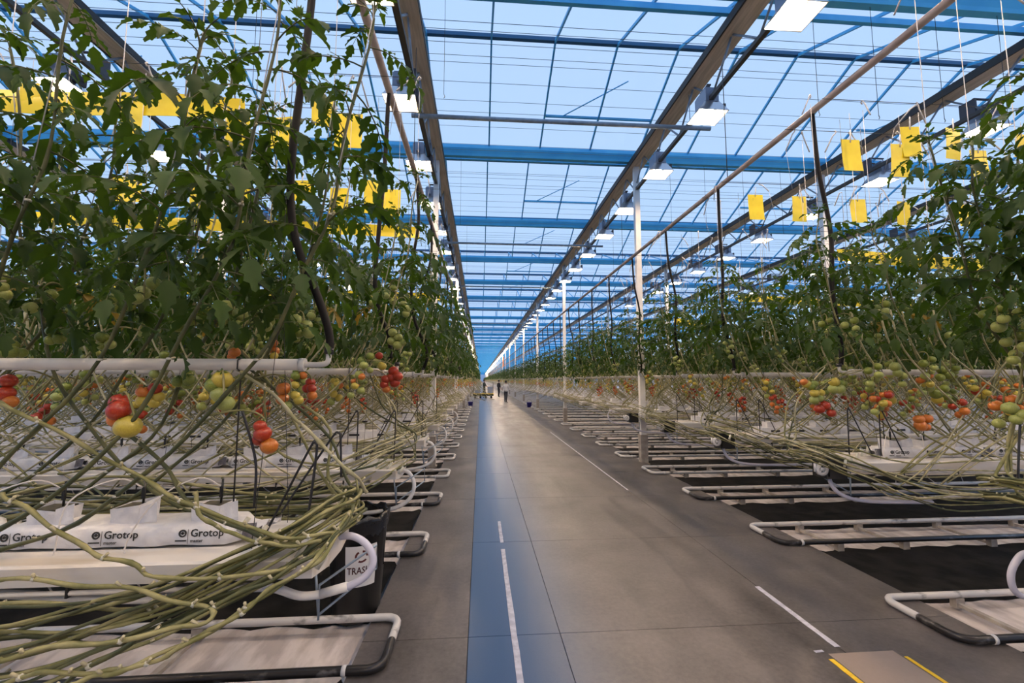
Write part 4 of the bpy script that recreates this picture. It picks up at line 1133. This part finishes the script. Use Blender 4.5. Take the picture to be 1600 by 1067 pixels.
# single vines seen crossing in front of the first gutter
for i, (pts, mk) in enumerate([
        ([(0, 628, 1.75), (132, 696, 1.78), (240, 760, 1.75), (330, 800, 1.72), (430, 838, 1.72), (520, 832, 1.8)], 'vine'),
        ([(0, 772, 1.65), (50, 800, 1.62), (130, 856, 1.62), (200, 880, 1.62), (260, 903, 1.62), (420, 895, 1.65), (500, 862, 1.72)], 'vine'),
        ([(300, 770, 1.7), (325, 815, 1.68), (370, 835, 1.68), (430, 852, 1.7), (500, 846, 1.75)], 'vine'),
        ([(380, 580, 2.0), (450, 640, 1.95), (497, 690, 1.9), (545, 735, 1.9), (575, 768, 2.0)], 'vine_pale'),
        ([(190, 662, 1.95), (255, 730, 1.9), (305, 790, 1.85), (400, 838, 1.75), (470, 850, 1.75)], 'vine_dark'),
        ([(0, 905, 1.6), (120, 912, 1.58), (250, 930, 1.58), (330, 960, 1.56), (270, 985, 1.5), (100, 1010, 1.45), (0, 1030, 1.4)], 'vine'),
        ([(0, 1075, 1.45), (60, 1050, 1.46), (160, 1052, 1.48), (230, 1030, 1.5), (330, 985, 1.55), (420, 925, 1.6), (500, 865, 1.7), (545, 800, 1.9)], 'vine'),
        ([(60, 1080, 1.45), (130, 1062, 1.46), (190, 1048, 1.48), (262, 1024, 1.5), (340, 978, 1.55), (430, 920, 1.62), (505, 868, 1.7), (548, 806, 1.9)], 'vine'),
        ([(90, 1078, 1.5), (200, 1006, 1.52), (290, 968, 1.55), (380, 925, 1.6), (470, 880, 1.66), (530, 832, 1.8), (552, 790, 1.95)], 'vine_dark')]):
    P = wiggle(spline([at(px, py, Y) for px, py, Y in pts], 6), rnd, .007)
    b = MB().tube([p for p in P], [rnd.uniform(.0065, .0085) * (1.25 if j % 6 == 0 else 1) for j in range(len(P))], 6, 0)
    for j in range(3, len(P) - 1, 6): b.tube([P[j], P[j] + Vector((rnd.uniform(-.02, .02), -.01, .02))], .005, 4, 1); b.tube([P[j] - Vector((.004, 0, .003)), P[j] + Vector((.004, 0, .004))], .0095, 6, 2) if j % 12 == 3 else None
    names = ['crossing down from the frame edge over the printed slabs', 'sagging low across the front of the first gutter', 'hooking over the end of the first slab', 'slanting over the second gutter behind the wire hoops',
             'running down from the yellow tomato to the bundle', 'doubling back below the drain hose', 'lowest one in front of the floor rail', 'curving up from the floor rail to the bundle', 'along the top of the foreground bundle']
    tag(ob('loose_vine', b.data('loose_vine', [mk, 'node', 'clip'])), 'bare tomato vine ' + names[i], 'vine', 'loose vines in front of the first row')
# ================================================================== SMALL THINGS
# yellow ribbons and cards
def ribbon(x0, x1, Y, z, h, label, slope=0., n=16):
    b = MB(); vs = []; r = random.Random(int(abs(x0 * 91 + Y * 13)))
    for i in range(n + 1):
        t = i / n; x = x0 + (x1 - x0) * t; zz = z + slope * t + .012 * math.sin(t * 9); yy = Y + .012 * math.sin(t * 7)
        for j in range(4): vs.append((x, yy + .012 * math.sin(j * 1.6 + t * 6), zz - h * j / 3))
        for j in range(4): vs.append((x, yy + .0025 + .012 * math.sin(j * 1.6 + t * 6), zz - h * j / 3))
    fs = []
    for i in range(n):
        for j in range(3):
            a = i * 8 + j; fs += [(a, a + 8, a + 9, a + 1), (a + 4, a + 5, a + 13, a + 12)]
    b.add(vs, fs, 0, True)
    tag(ob('sticky_ribbon', b.data('sticky_ribbon', 'yellow')), label, 'sticky ribbon', 'long yellow sticky ribbons')
ribbon(-5.2, -2.1, 3.72, 4.17, .20, 'broad yellow sticky ribbon high over the second row, close to the trash-bin side lamp')
ribbon(-8.4, -.9, 6.10, 4.03, .17, 'long yellow sticky ribbon over the third row on the trash-bin side', -.12)
ribbon(-12., -1.0, 10.4, 3.95, .17, 'thin looking yellow sticky ribbon deep in the crop on the trash-bin side', -.15)
a, c = at(1308, 389, 6.3), at(1560, 408, 6.3); ribbon(a.x, c.x, 6.3, a.z, .20, 'long yellow sticky ribbon behind the canopy on the white-post side', c.z - a.z)
a, c = at(1153, 461, 8.9), at(1425, 472, 8.9); ribbon(a.x, c.x, 8.9, a.z, .15, 'yellow sticky ribbon lower in the crop on the white-post side', c.z - a.z)
a, c = at(1053, 496, 10.5), at(1125, 508, 10.5); ribbon(a.x, c.x, 10.5, a.z, .19, 'short yellow sticky ribbon beside the nearest white post', c.z - a.z)
cards = [('white-post side', 3.7, [(1330, 243, 33, 55, 0), (1408, 250, 33, 55, 0), (1423, 222, 31, 54, -.1), (1491, 224, 32, 52, .15), (1530, 257, 31, 50, 0), (1597, 227, 26, 40, .1)]),
         ('white-post side', 5.35, [(1181, 324, 25, 42, 0), (1250, 326, 25, 41, .05), (1341, 330, 25, 40, -.1), (1413, 333, 25, 39, .08), (1508, 337, 25, 38, 0)]),
         ('trash-bin side', 3.7, [(545, 205, 40, 56, 0), (505, 175, 32, 42, .2), (440, 208, 32, 50, -.2), (370, 205, 34, 46, .1), (205, 190, 30, 60, 0), (45, 145, 26, 30, 0)]),
         ('trash-bin side', 5.35, [(612, 317, 26, 42, 0), (582, 307, 25, 50, .1), (530, 315, 27, 42, 0), (472, 297, 26, 30, -.1), (375, 296, 28, 44, .1), (312, 302, 32, 50, -.15), (195, 296, 46, 38, 0), (100, 325, 30, 20, 0)])]
for side, Y, lst in cards:
    for i, (px, py, wx, hy, rz) in enumerate(lst):
        c = at(px, py, Y); wd, ht = wx * (Y * 1.06) / F_PX, hy * (Y * 1.06) / F_PX
        t = empty('sticky_card', (c.x, c.y, c.z), rz)
        words = ORD[i + 1] + ' from the aisle'
        tag(t, f'yellow sticky card, {words}, above the {nth(2 if Y < 4 else 3)} row on the {side}', 'sticky card', 'yellow sticky cards')
        b = MB(); n = 5; vs = []
        for j in range(n + 1):
            z = ht / 2 - ht * j / n; yb = .02 * (j / n) ** 2 * (1 if i % 2 else -1)
            vs += [(-wd / 2, yb, z), (wd / 2, yb, z), (-wd / 2, yb + .002, z), (wd / 2, yb + .002, z)]
        fs = []
        for j in range(n): o = j * 4; fs += [(o, o + 4, o + 5, o + 1), (o + 3, o + 7, o + 6, o + 2), (o, o + 2, o + 6, o + 4), (o + 1, o + 5, o + 7, o + 3)]
        b.add(vs, fs, 0, False); ob('card', b.data('card', 'yellow'), t)
        ob('clip', MB().tube([(0, 0, ht / 2 - .03), (0, -.006, ht / 2 + .02), (.012, 0, ht / 2 + .10)], .006, 5).tube([(.012, 0, ht / 2 + .1), (.012, 0, 4.3 - c.z if c.z < 4.1 else .3)], .002, 4).data('clip', 'twine'), t)
# grow wires over the rows and loose bobbins hooked on them
gw = {}
for s in (-1, 1):
    for k in range(0, 8):
        L = row_len(k, s)
        b = MB()
        for dy_ in (-.24, .24): b.tube([(rx(s, -.1), dy_, 0), (rx(s, L), dy_, 0)], .003, 4)
        tag(ob('grow_wire', b.data('grow_wire', 'wire'), None, (0, rowY(k), 4.26)), f'thin pair of grow wires above the {nth(k+1)} crop row on the {SIDE[s]}', 'wire', 'grow wires over the rows')
bob_me = MB().tube([(0, 0, .03), (.012, 0, .02), (.0, 0, .0), (-.03, 0, -.03), (-.11, .02, -.19)], .007, 5).tube([(-.11, .02, -.19), (-.10, .02, -.6)], .002, 3).data('bobbin', 'twine')
rb2 = random.Random(31); 
for s in (-1, 1):
    for k in range(1, 6):
        n = 9 if s > 0 else 5
        for i in range(n):
            tag(ob('twine_bobbin', bob_me, None, (rx(s, .05 + .42 * i + rb2.uniform(-.1, .1)), rowY(k) + rb2.choice([-.24, .24]), 4.24), (0, rb2.uniform(-.3, .3), rb2.uniform(0, 6.28))),
                f'spare white twine bobbin, {nth(i+1)} from the aisle over the {nth(k+1)} row on the {SIDE[s]}', 'twine bobbin', 'spare bobbins on the grow wires')
# droppers: thin dark wires hanging from the trusses
dm = MB().tube([(0, 0, 0), (0, 0, -1.5)], .003, 4).tube([(0, 0, -1.5), (.012, 0, -1.53), (0, 0, -1.55)], .004, 4).data('hook_wire', 'wire')
n = 0
for x in (-2.6, -.45, 4.2, 5.0, 5.9, 6.8, 9.2):
    for y in (4.75, 8.875, 13.0):
        n += 1; tag(ob('hook_wire', dm, None, (x, y, 6.53)), f'thin dark hooked wire, {nth(1 + (n - 1) % 3)} deep in the {nth(1 + (n - 1) // 3)} line under the roof', 'wire', 'dark hooked wires under the roof')
# wire hoops propping the vines at the first gutters
for k, s, pts, lb in [(0, -1, [(400, 862, 1.95), (440, 785, 1.93), (486, 697, 1.9), (493, 692, 1.9), (495, 703, 1.9), (488, 760, 1.9), (480, 815, 1.9)], 'dark wire hoop standing on the first gutter beside the trash bin'),
                      (0, -1, [(440, 800, 2.05), (480, 740, 2.05), (520, 682, 2.05), (528, 676, 2.05), (532, 684, 2.05), (533, 745, 2.05)], 'taller dark wire hoop at the end of the first gutter'),
                      (0, -1, [(378, 640, 1.9), (390, 680, 1.9), (400, 728, 1.9), (397, 792, 1.9)], 'bent dark wire standing on the first gutter'),
                      (0, 1, [(1597, 662, 2.2), (1594, 664, 2.2), (1592, 700, 2.2), (1590, 780, 2.2)], 'dark wire hoop at the frame edge on the white-post side')]:
    P = spline([at(*p) for p in pts], 5)
    tag(ob('wire_hoop', MB().tube(P, .0055, 6).data('wire_hoop', 'wire')), lb, 'wire hoop', 'wire hoops propping the vines')
for s in (-1, 1):
    for k in (1, 2, 3):
        e = X_END[s]
        for j, d in enumerate((.05, .35)):
            x = e + s * d
            P = spline([(x + s * .22, rowY(k) - .1, 1.03), (x + s * .02, rowY(k) - .12, 1.42), (x, rowY(k) - .12, 1.44), (x - s * .01, rowY(k) - .12, 1.40), (x, rowY(k) - .1, 1.03)], 4)
            tag(ob('wire_hoop', MB().tube(P, .0055, 5).data('wire_hoop', 'wire')), f'dark wire hoop, {nth(j+1)} from the end of the {nth(k+1)} gutter on the {SIDE[s]}', 'wire hoop', 'wire hoops propping the vines')
# drain hoses at the gutter ends
hp = [at(px, py, Y) for px, py, Y in [(532, 838, 2.0), (552, 838, 1.98), (572, 850, 1.96), (583, 872, 1.95), (577, 893, 1.94), (555, 911, 1.93), (515, 925, 1.92), (470, 931, 1.9), (420, 918, 1.86), (330, 922, 1.84), (240, 935, 1.84), (140, 935, 1.84), (0, 928, 1.84), (-150, 925, 1.84)]]
P = spline(hp, 6)
dh = empty('drain_hose', (P[0].x, P[0].y, 0)); tag(dh, 'milky drain hose curling from the first gutter end past the trash bin', 'hose')
nn = 37
ob('hose_loop', MB().tube([p - dh.location for p in P[:nn]], .0155, 10).data('hose_loop', 'hose_clear'), dh)
ob('hose_run', MB().tube([p - dh.location for p in P[nn - 1:]], .017, 10).data('hose_run', 'pipe_white'), dh)
ob('coupling', MB().tube([P[nn - 5] - dh.location, P[nn + 1] - dh.location], .0195, 10).data('coupling', 'pipe_white'), dh)
P = spline([at(*p) for p in [(1612, 862, 2.35), (1595, 868, 2.35), (1582, 888, 2.35), (1580, 908, 2.35), (1588, 926, 2.35), (1608, 934, 2.35), (1650, 936, 2.35)]], 6)
tag(ob('drain_hose', MB().tube(P, .0165, 10).data('drain_hose', 'hose_clear')), 'lavender drain hose curling at the first gutter end on the white-post side', 'hose')
for s in (-1, 1):
    for k in (1, 2, 3, 4, 5):
        e = X_END[s]; Y = rowY(k)
        P = spline([(e + s * .05, Y, .95), (e - s * .06, Y - .02, .93), (e - s * .11, Y - .05, .82), (e - s * .04, Y - .08, .70), (e + s * .2, Y - .1, .64), (e + s * .8, Y - .1, .62)], 5)
        tag(ob('drain_hose', MB().tube(P, .017, 8).data('drain_hose', 'hose_clear' if s > 0 else 'pipe_white')), f'pale drain hose curling under the end of the {nth(k+1)} gutter on the {SIDE[s]}', 'hose', 'drain hoses at the gutter ends')
# wire brackets under the gutter ends
for s in (-1, 1):
    for k in range(0, 5):
        e = X_END[s]; Y = rowY(k)
        x0, x1 = e + s * .02, e - s * .19
        b = MB().tube([(x0, Y - .12, .70), (x0, Y - .12, .84), (x1, Y - .02, .96), (x1, Y - .02, .86)], .0055, 6).tube([(x0, Y - .12, .72), (x1, Y - .02, .86)], .0055, 6).tube([(x0, Y - .12, .72), (e + s * .05, Y - .1, .94)], .0055, 6)
        tag(ob('wire_bracket', b.data('wire_bracket', 'galv')), f'bent steel wire bracket under the end of the {nth(k+1)} gutter on the {SIDE[s]}', 'bracket', 'wire brackets at the gutter ends')
# trash bin
tb = empty('trash_bin', (-.93, 3.47, -.06)); tag(tb, 'black trash bin with liner and white label behind the first row', 'trash bin')
ob('bin', MB().lathe([(.001, 0), (.165, 0), (.175, .02), (.215, .70), (.225, .70), (.225, .73), (.20, .73), (.165, .06), (.001, .06)], 24).data('bin', 'black'), tb)
lv = []; nl = 32
for (rr, z, am) in ((.205, .60, .004), (.219, .66, .006), (.232, .72, .008), (.228, .755, .012), (.205, .745, .01), (.195, .60, .012), (.18, .35, .02)):
    for j in range(nl):
        a = 2 * math.pi * j / nl; q = rr + am * math.sin(j * 2.3 + z * 40); lv.append((q * math.cos(a), q * math.sin(a), z + am * math.sin(j * 1.7) * 1.5))
ob('bin_liner', MB().add(lv, [(i * nl + j, i * nl + (j + 1) % nl, (i + 1) * nl + (j + 1) % nl, (i + 1) * nl + j) for i in range(6) for j in range(nl)], 0, True).data('bin_liner', 'bag'), tb)
# label wrapped on the bin's front
lab = MB(); vs = []; A0, A1 = -1.72, -.62; n = 12
for i in range(n + 1):
    a = A0 + (A1 - A0) * i / n
    for z in (.27, .56):
        rr = .175 + (.215 - .175) * (z - .02) / .68 + .003; vs.append((rr * math.cos(a), rr * math.sin(a), z))
lab.add(vs, [(i * 2, i * 2 + 2, i * 2 + 3, i * 2 + 1) for i in range(n)], 0, True)
lo = ob('bin_label', lab.data('bin_label', 'label'), tb)
tm = text_mesh('TRASH', .068, 'red_print'); pts = [v.co.copy() for v in tm.vertices]; wx = max(p.x for p in pts)
vs = []
for p in pts:
    a = A0 + .06 + (A1 - A0) * .74 * p.x / wx; z = .365 + p.y; rr = .175 + .04 * (z - .02) / .68 + .0045; vs.append((rr * math.cos(a), rr * math.sin(a), z))
ob('label_text', MB().add(vs, [tuple(p.vertices) for p in tm.polygons]).data('label_text', 'red_print'), lo)
ic = MB()
for q in range(3):
    th0 = q * 2.094
    for u in range(4):
        vs = []
        for (dr, dt) in ((.030, 0), (.044, 0), (.044, .36), (.030, .36)):
            th = th0 + u * .36 + dt; a = -1.17 + dr * math.cos(th) / .19; z = .485 + dr * math.sin(th); rr = .2 ; rr = .175 + .04 * (z - .02) / .68 + .0045; vs.append((rr * math.cos(a), rr * math.sin(a), z))
        ic.add(vs, [(0, 1, 2, 3)])
ob('label_icon', ic.data('label_icon', 'red_print'), lo)
# blue buckets far down
for x, y, lb in ((-.63, 27.6, 'small blue bucket at the aisle edge on the trash-bin side'), (3.05, 26.7, 'small blue bucket at the aisle edge on the white-post side')):
    t = empty('bucket', (x, y, 0)); tag(t, lb, 'bucket')
    ob('pail', MB().lathe([(.001, 0), (.13, 0), (.16, .28), (.17, .28), (.17, .30), (.15, .30), (.12, .02), (.001, .02)], 16).data('pail', 'blue_plastic'), t)
    ob('handle', MB().tube([(.16 * math.cos(a), 0, .28 + .2 * math.sin(a)) for a in [i * math.pi / 8 for i in range(9)]], .006, 5).data('handle', 'wire'), t)
# orange board high beside the posts far away
t = empty('orange_board', (3.30, 62., 0)); tag(t, 'small orange board hanging far down along the white posts', 'board')
ob('board', MB().box((-.05, -1.2, 3.6), (.05, 1.2, 5.0)).data('board', 'orange'), t); ob('hanger', MB().tube([(0, -1, 5.), (0, -1, 5.9)], .01, 4).tube([(0, 1, 5.), (0, 1, 5.9)], .01, 4).data('hanger', 'wire'), t)
# trolley with crates
tc = empty('trolley', (.26, 40.0, 0)); tag(tc, 'dark flat trolley with yellow edge standing across the far aisle', 'trolley')
ob('platform', MB().box((-.95, -.35, .22), (.95, .35, .42), 0).box((-.96, -.36, .38), (.96, .36, .45), 1).data('platform', ['cloth_green', 'tape_yellow']), tc)
for x in (-.75, -.25, .25, .75):
    for y in (-.28, .28): ob('wheel', MB().lathe([(.001, -.02), (.10, -.02), (.10, .02), (.001, .02)], 12, 0, (x, y, .10), axis='y').box((x - .02, y - .03, .1), (x + .02, y + .03, .23)).data('wheel', 'black'), tc)
for x in (-.9, .9): ob('upright', MB().tube([(x, .3, .4), (x, .3, 1.5)], .02, 6).tube([(x, -.3, .4), (x, -.3, 1.5)], .02, 6).tube([(x, -.3, 1.5), (x, .3, 1.5)], .02, 6).data('upright', 'wire'), tc)
crate = MB().box((-.22, -.28, 0), (.22, .28, .02)).box((-.22, -.28, .02), (-.2, .28, .3)).box((.2, -.28, .02), (.22, .28, .3)).box((-.2, -.28, .02), (.2, -.26, .3)).box((-.2, .26, .02), (.2, .28, .3)).data('crate', 'lamp_body')
for i, (x, z) in enumerate(((.62, .45), (.62, .75), (-.55, .45))): tag(ob('crate', crate, None, (.26 + x, 40.0, z)), ['grey crate under another at one end of the trolley', 'grey crate stacked on top of another on the trolley', 'single grey crate on the trolley'][i], 'crate', 'crates on the trolley')

# ================================================================== PEOPLE (far down the aisle)
def person(loc, rz, h, top, legs_m, pose, label):
    b = bpy.data.meshes.new('body')
    J = []; Ed = []; Rr = []
    def j(p, r_, par=None):
        J.append(p); Rr.append(r_)
        if par is not None: Ed.append((par, len(J) - 1))
        return len(J) - 1
    pel = j((0, 0, .95), .145); ab = j((0, .0, 1.12), .135, pel); ch = j((0, .01, 1.32), .155, ab); nk0 = j((0, .01, 1.47), .075, ch); nk = j((0, 0, 1.53), .055, nk0)
    hd = j((0, -.02, 1.61), .088, nk); ht = j((0, -.01, 1.70), .085, hd)
    for sg in (1, -1):
        st = pose.get('step', .08) * sg
        hp_ = j((sg * .095, 0, .88), .092, pel); kn = j((sg * .11, -st * .6 - .02, .49), .062, hp_); cf = j((sg * .115, -st * .9 + .02, .32), .058, kn); an_ = j((sg * .12, -st + .02, .09), .042, cf); toe = j((sg * .135, -st - .13, .035), .035, an_)
        sh = j((sg * .17, .01, 1.41), .068, ch)
        el, wr = pose['arm' + ('R' if sg > 0 else 'L')]
        e_ = j((sg * el[0], el[1], el[2]), .046, sh); w_ = j((sg * wr[0], wr[1], wr[2]), .032, e_)
        d = (Vector((sg * wr[0], wr[1], wr[2])) - Vector((sg * el[0], el[1], el[2]))).normalized(); pw = Vector((sg * wr[0], wr[1], wr[2]))
        sd = d.cross(Vector((1, .2, .3))).normalized()
        pm = j(tuple(pw + d * .05), .034, w_)
        for q in range(4):
            k1 = j(tuple(pw + d * .09 + sd * (q - 1.5) * .02), .0095, pm); j(tuple(pw + d * (.15 - .012 * abs(q - 1.3)) + sd * (q - 1.5) * .022 + Vector((0, -.012, 0))), .008, k1)
        t1 = j(tuple(pw + d * .045 + sd * .042), .010, pm); j(tuple(pw + d * .085 + sd * .058), .009, t1)
    b.from_pydata(J, Ed, []); o = bpy.data.objects.new('tmp', b); COL.objects.link(o)
    m = o.modifiers.new('skin', 'SKIN'); m.use_smooth_shade = True
    for i, sv in enumerate(b.skin_vertices[0].data): sv.radius = (Rr[i], Rr[i] * (.72 if i in (0, 1, 2) else 1)); sv.use_root = (i == 0)
    o.modifiers.new('sub', 'SUBSURF').levels = 1
    dg = bpy.context.evaluated_depsgraph_get(); dg.update(); me = bpy.data.meshes.new_from_object(o.evaluated_get(dg)); bpy.data.objects.remove(o)
    me.materials.clear()
    for k_ in ('skin', top, legs_m, 'shoe'): me.materials.append(M[k_])
    wl = Vector(pose['armL'][1]); wrr = Vector(pose['armR'][1])
    for p in me.polygons:
        c = p.center; hand = min((c - Vector((-wl.x, wl.y, wl.z))).length, (c - Vector((wrr.x, wrr.y, wrr.z))).length) < .13 and c.z < 1.45
        p.material_index = 0 if (c.z > 1.50 or hand) else (1 if c.z > .93 or abs(c.x) > .24 else (3 if c.z < .09 else 2)); p.use_smooth = True
    root = empty('person', loc, rz); root.scale = (h / 1.76,) * 3
    tag(root, label, 'person')
    ob('body', me, root)
    hb = MB().lathe([(.001, 1.80), (.05, 1.79), (.085, 1.745), (.096, 1.69), (.094, 1.64), (.085, 1.60)], 14, 0, (0, .012, 0)); ob('hair', hb.data('hair', 'hair'), root)
    fc = MB()
    for sx in (-.032, .032): fc.lathe([(.001, -.012), (.011, 0), (.001, .012)], 6, 0, (sx, -.098, 1.655))
    fc.box((-.022, -.102, 1.575), (.022, -.094, 1.585), 1); fc.add([(-.012, -.10, 1.61), (.012, -.10, 1.61), (0, -.125, 1.615), (0, -.1, 1.655)], [(0, 1, 2), (0, 2, 3), (1, 3, 2)], 2)
    for sx in (-1, 1): fc.lathe([(.001, -.03), (.014, 0), (.001, .03)], 6, 2, (sx * .092, 0, 1.645))
    ob('face', fc.data('face', ['hair', 't_red', 'skin']), root)
    return root
person((1.90, 32.0, 0), math.pi - .5, 1.63, 'cloth_white', 'cloth_dark', {'step': .12, 'armL': ((.26, -.06, 1.14), (.16, -.24, 1.10)), 'armR': ((.27, -.03, 1.14), (.14, -.25, 1.08))}, 'person in a white shirt and dark trousers standing in the aisle')
person((1.80, 42.0, 0), 2.2, 1.66, 'cloth_dark', 'cloth_dark', {'step': .06, 'armL': ((.25, .02, 1.14), (.24, -.10, .92)), 'armR': ((.25, .02, 1.14), (.22, -.12, .92))}, 'person in black clothes standing between the trolley and the white-shirted person')
person((.36, 40.75, 0), 1.2, 1.72, 'cloth_green', 'cloth_dark', {'step': .08, 'armL': ((.26, -.1, 1.16), (.2, -.3, 1.1)), 'armR': ((.26, -.08, 1.15), (.22, -.28, 1.05))}, 'person in a dark jacket standing behind the trolley')
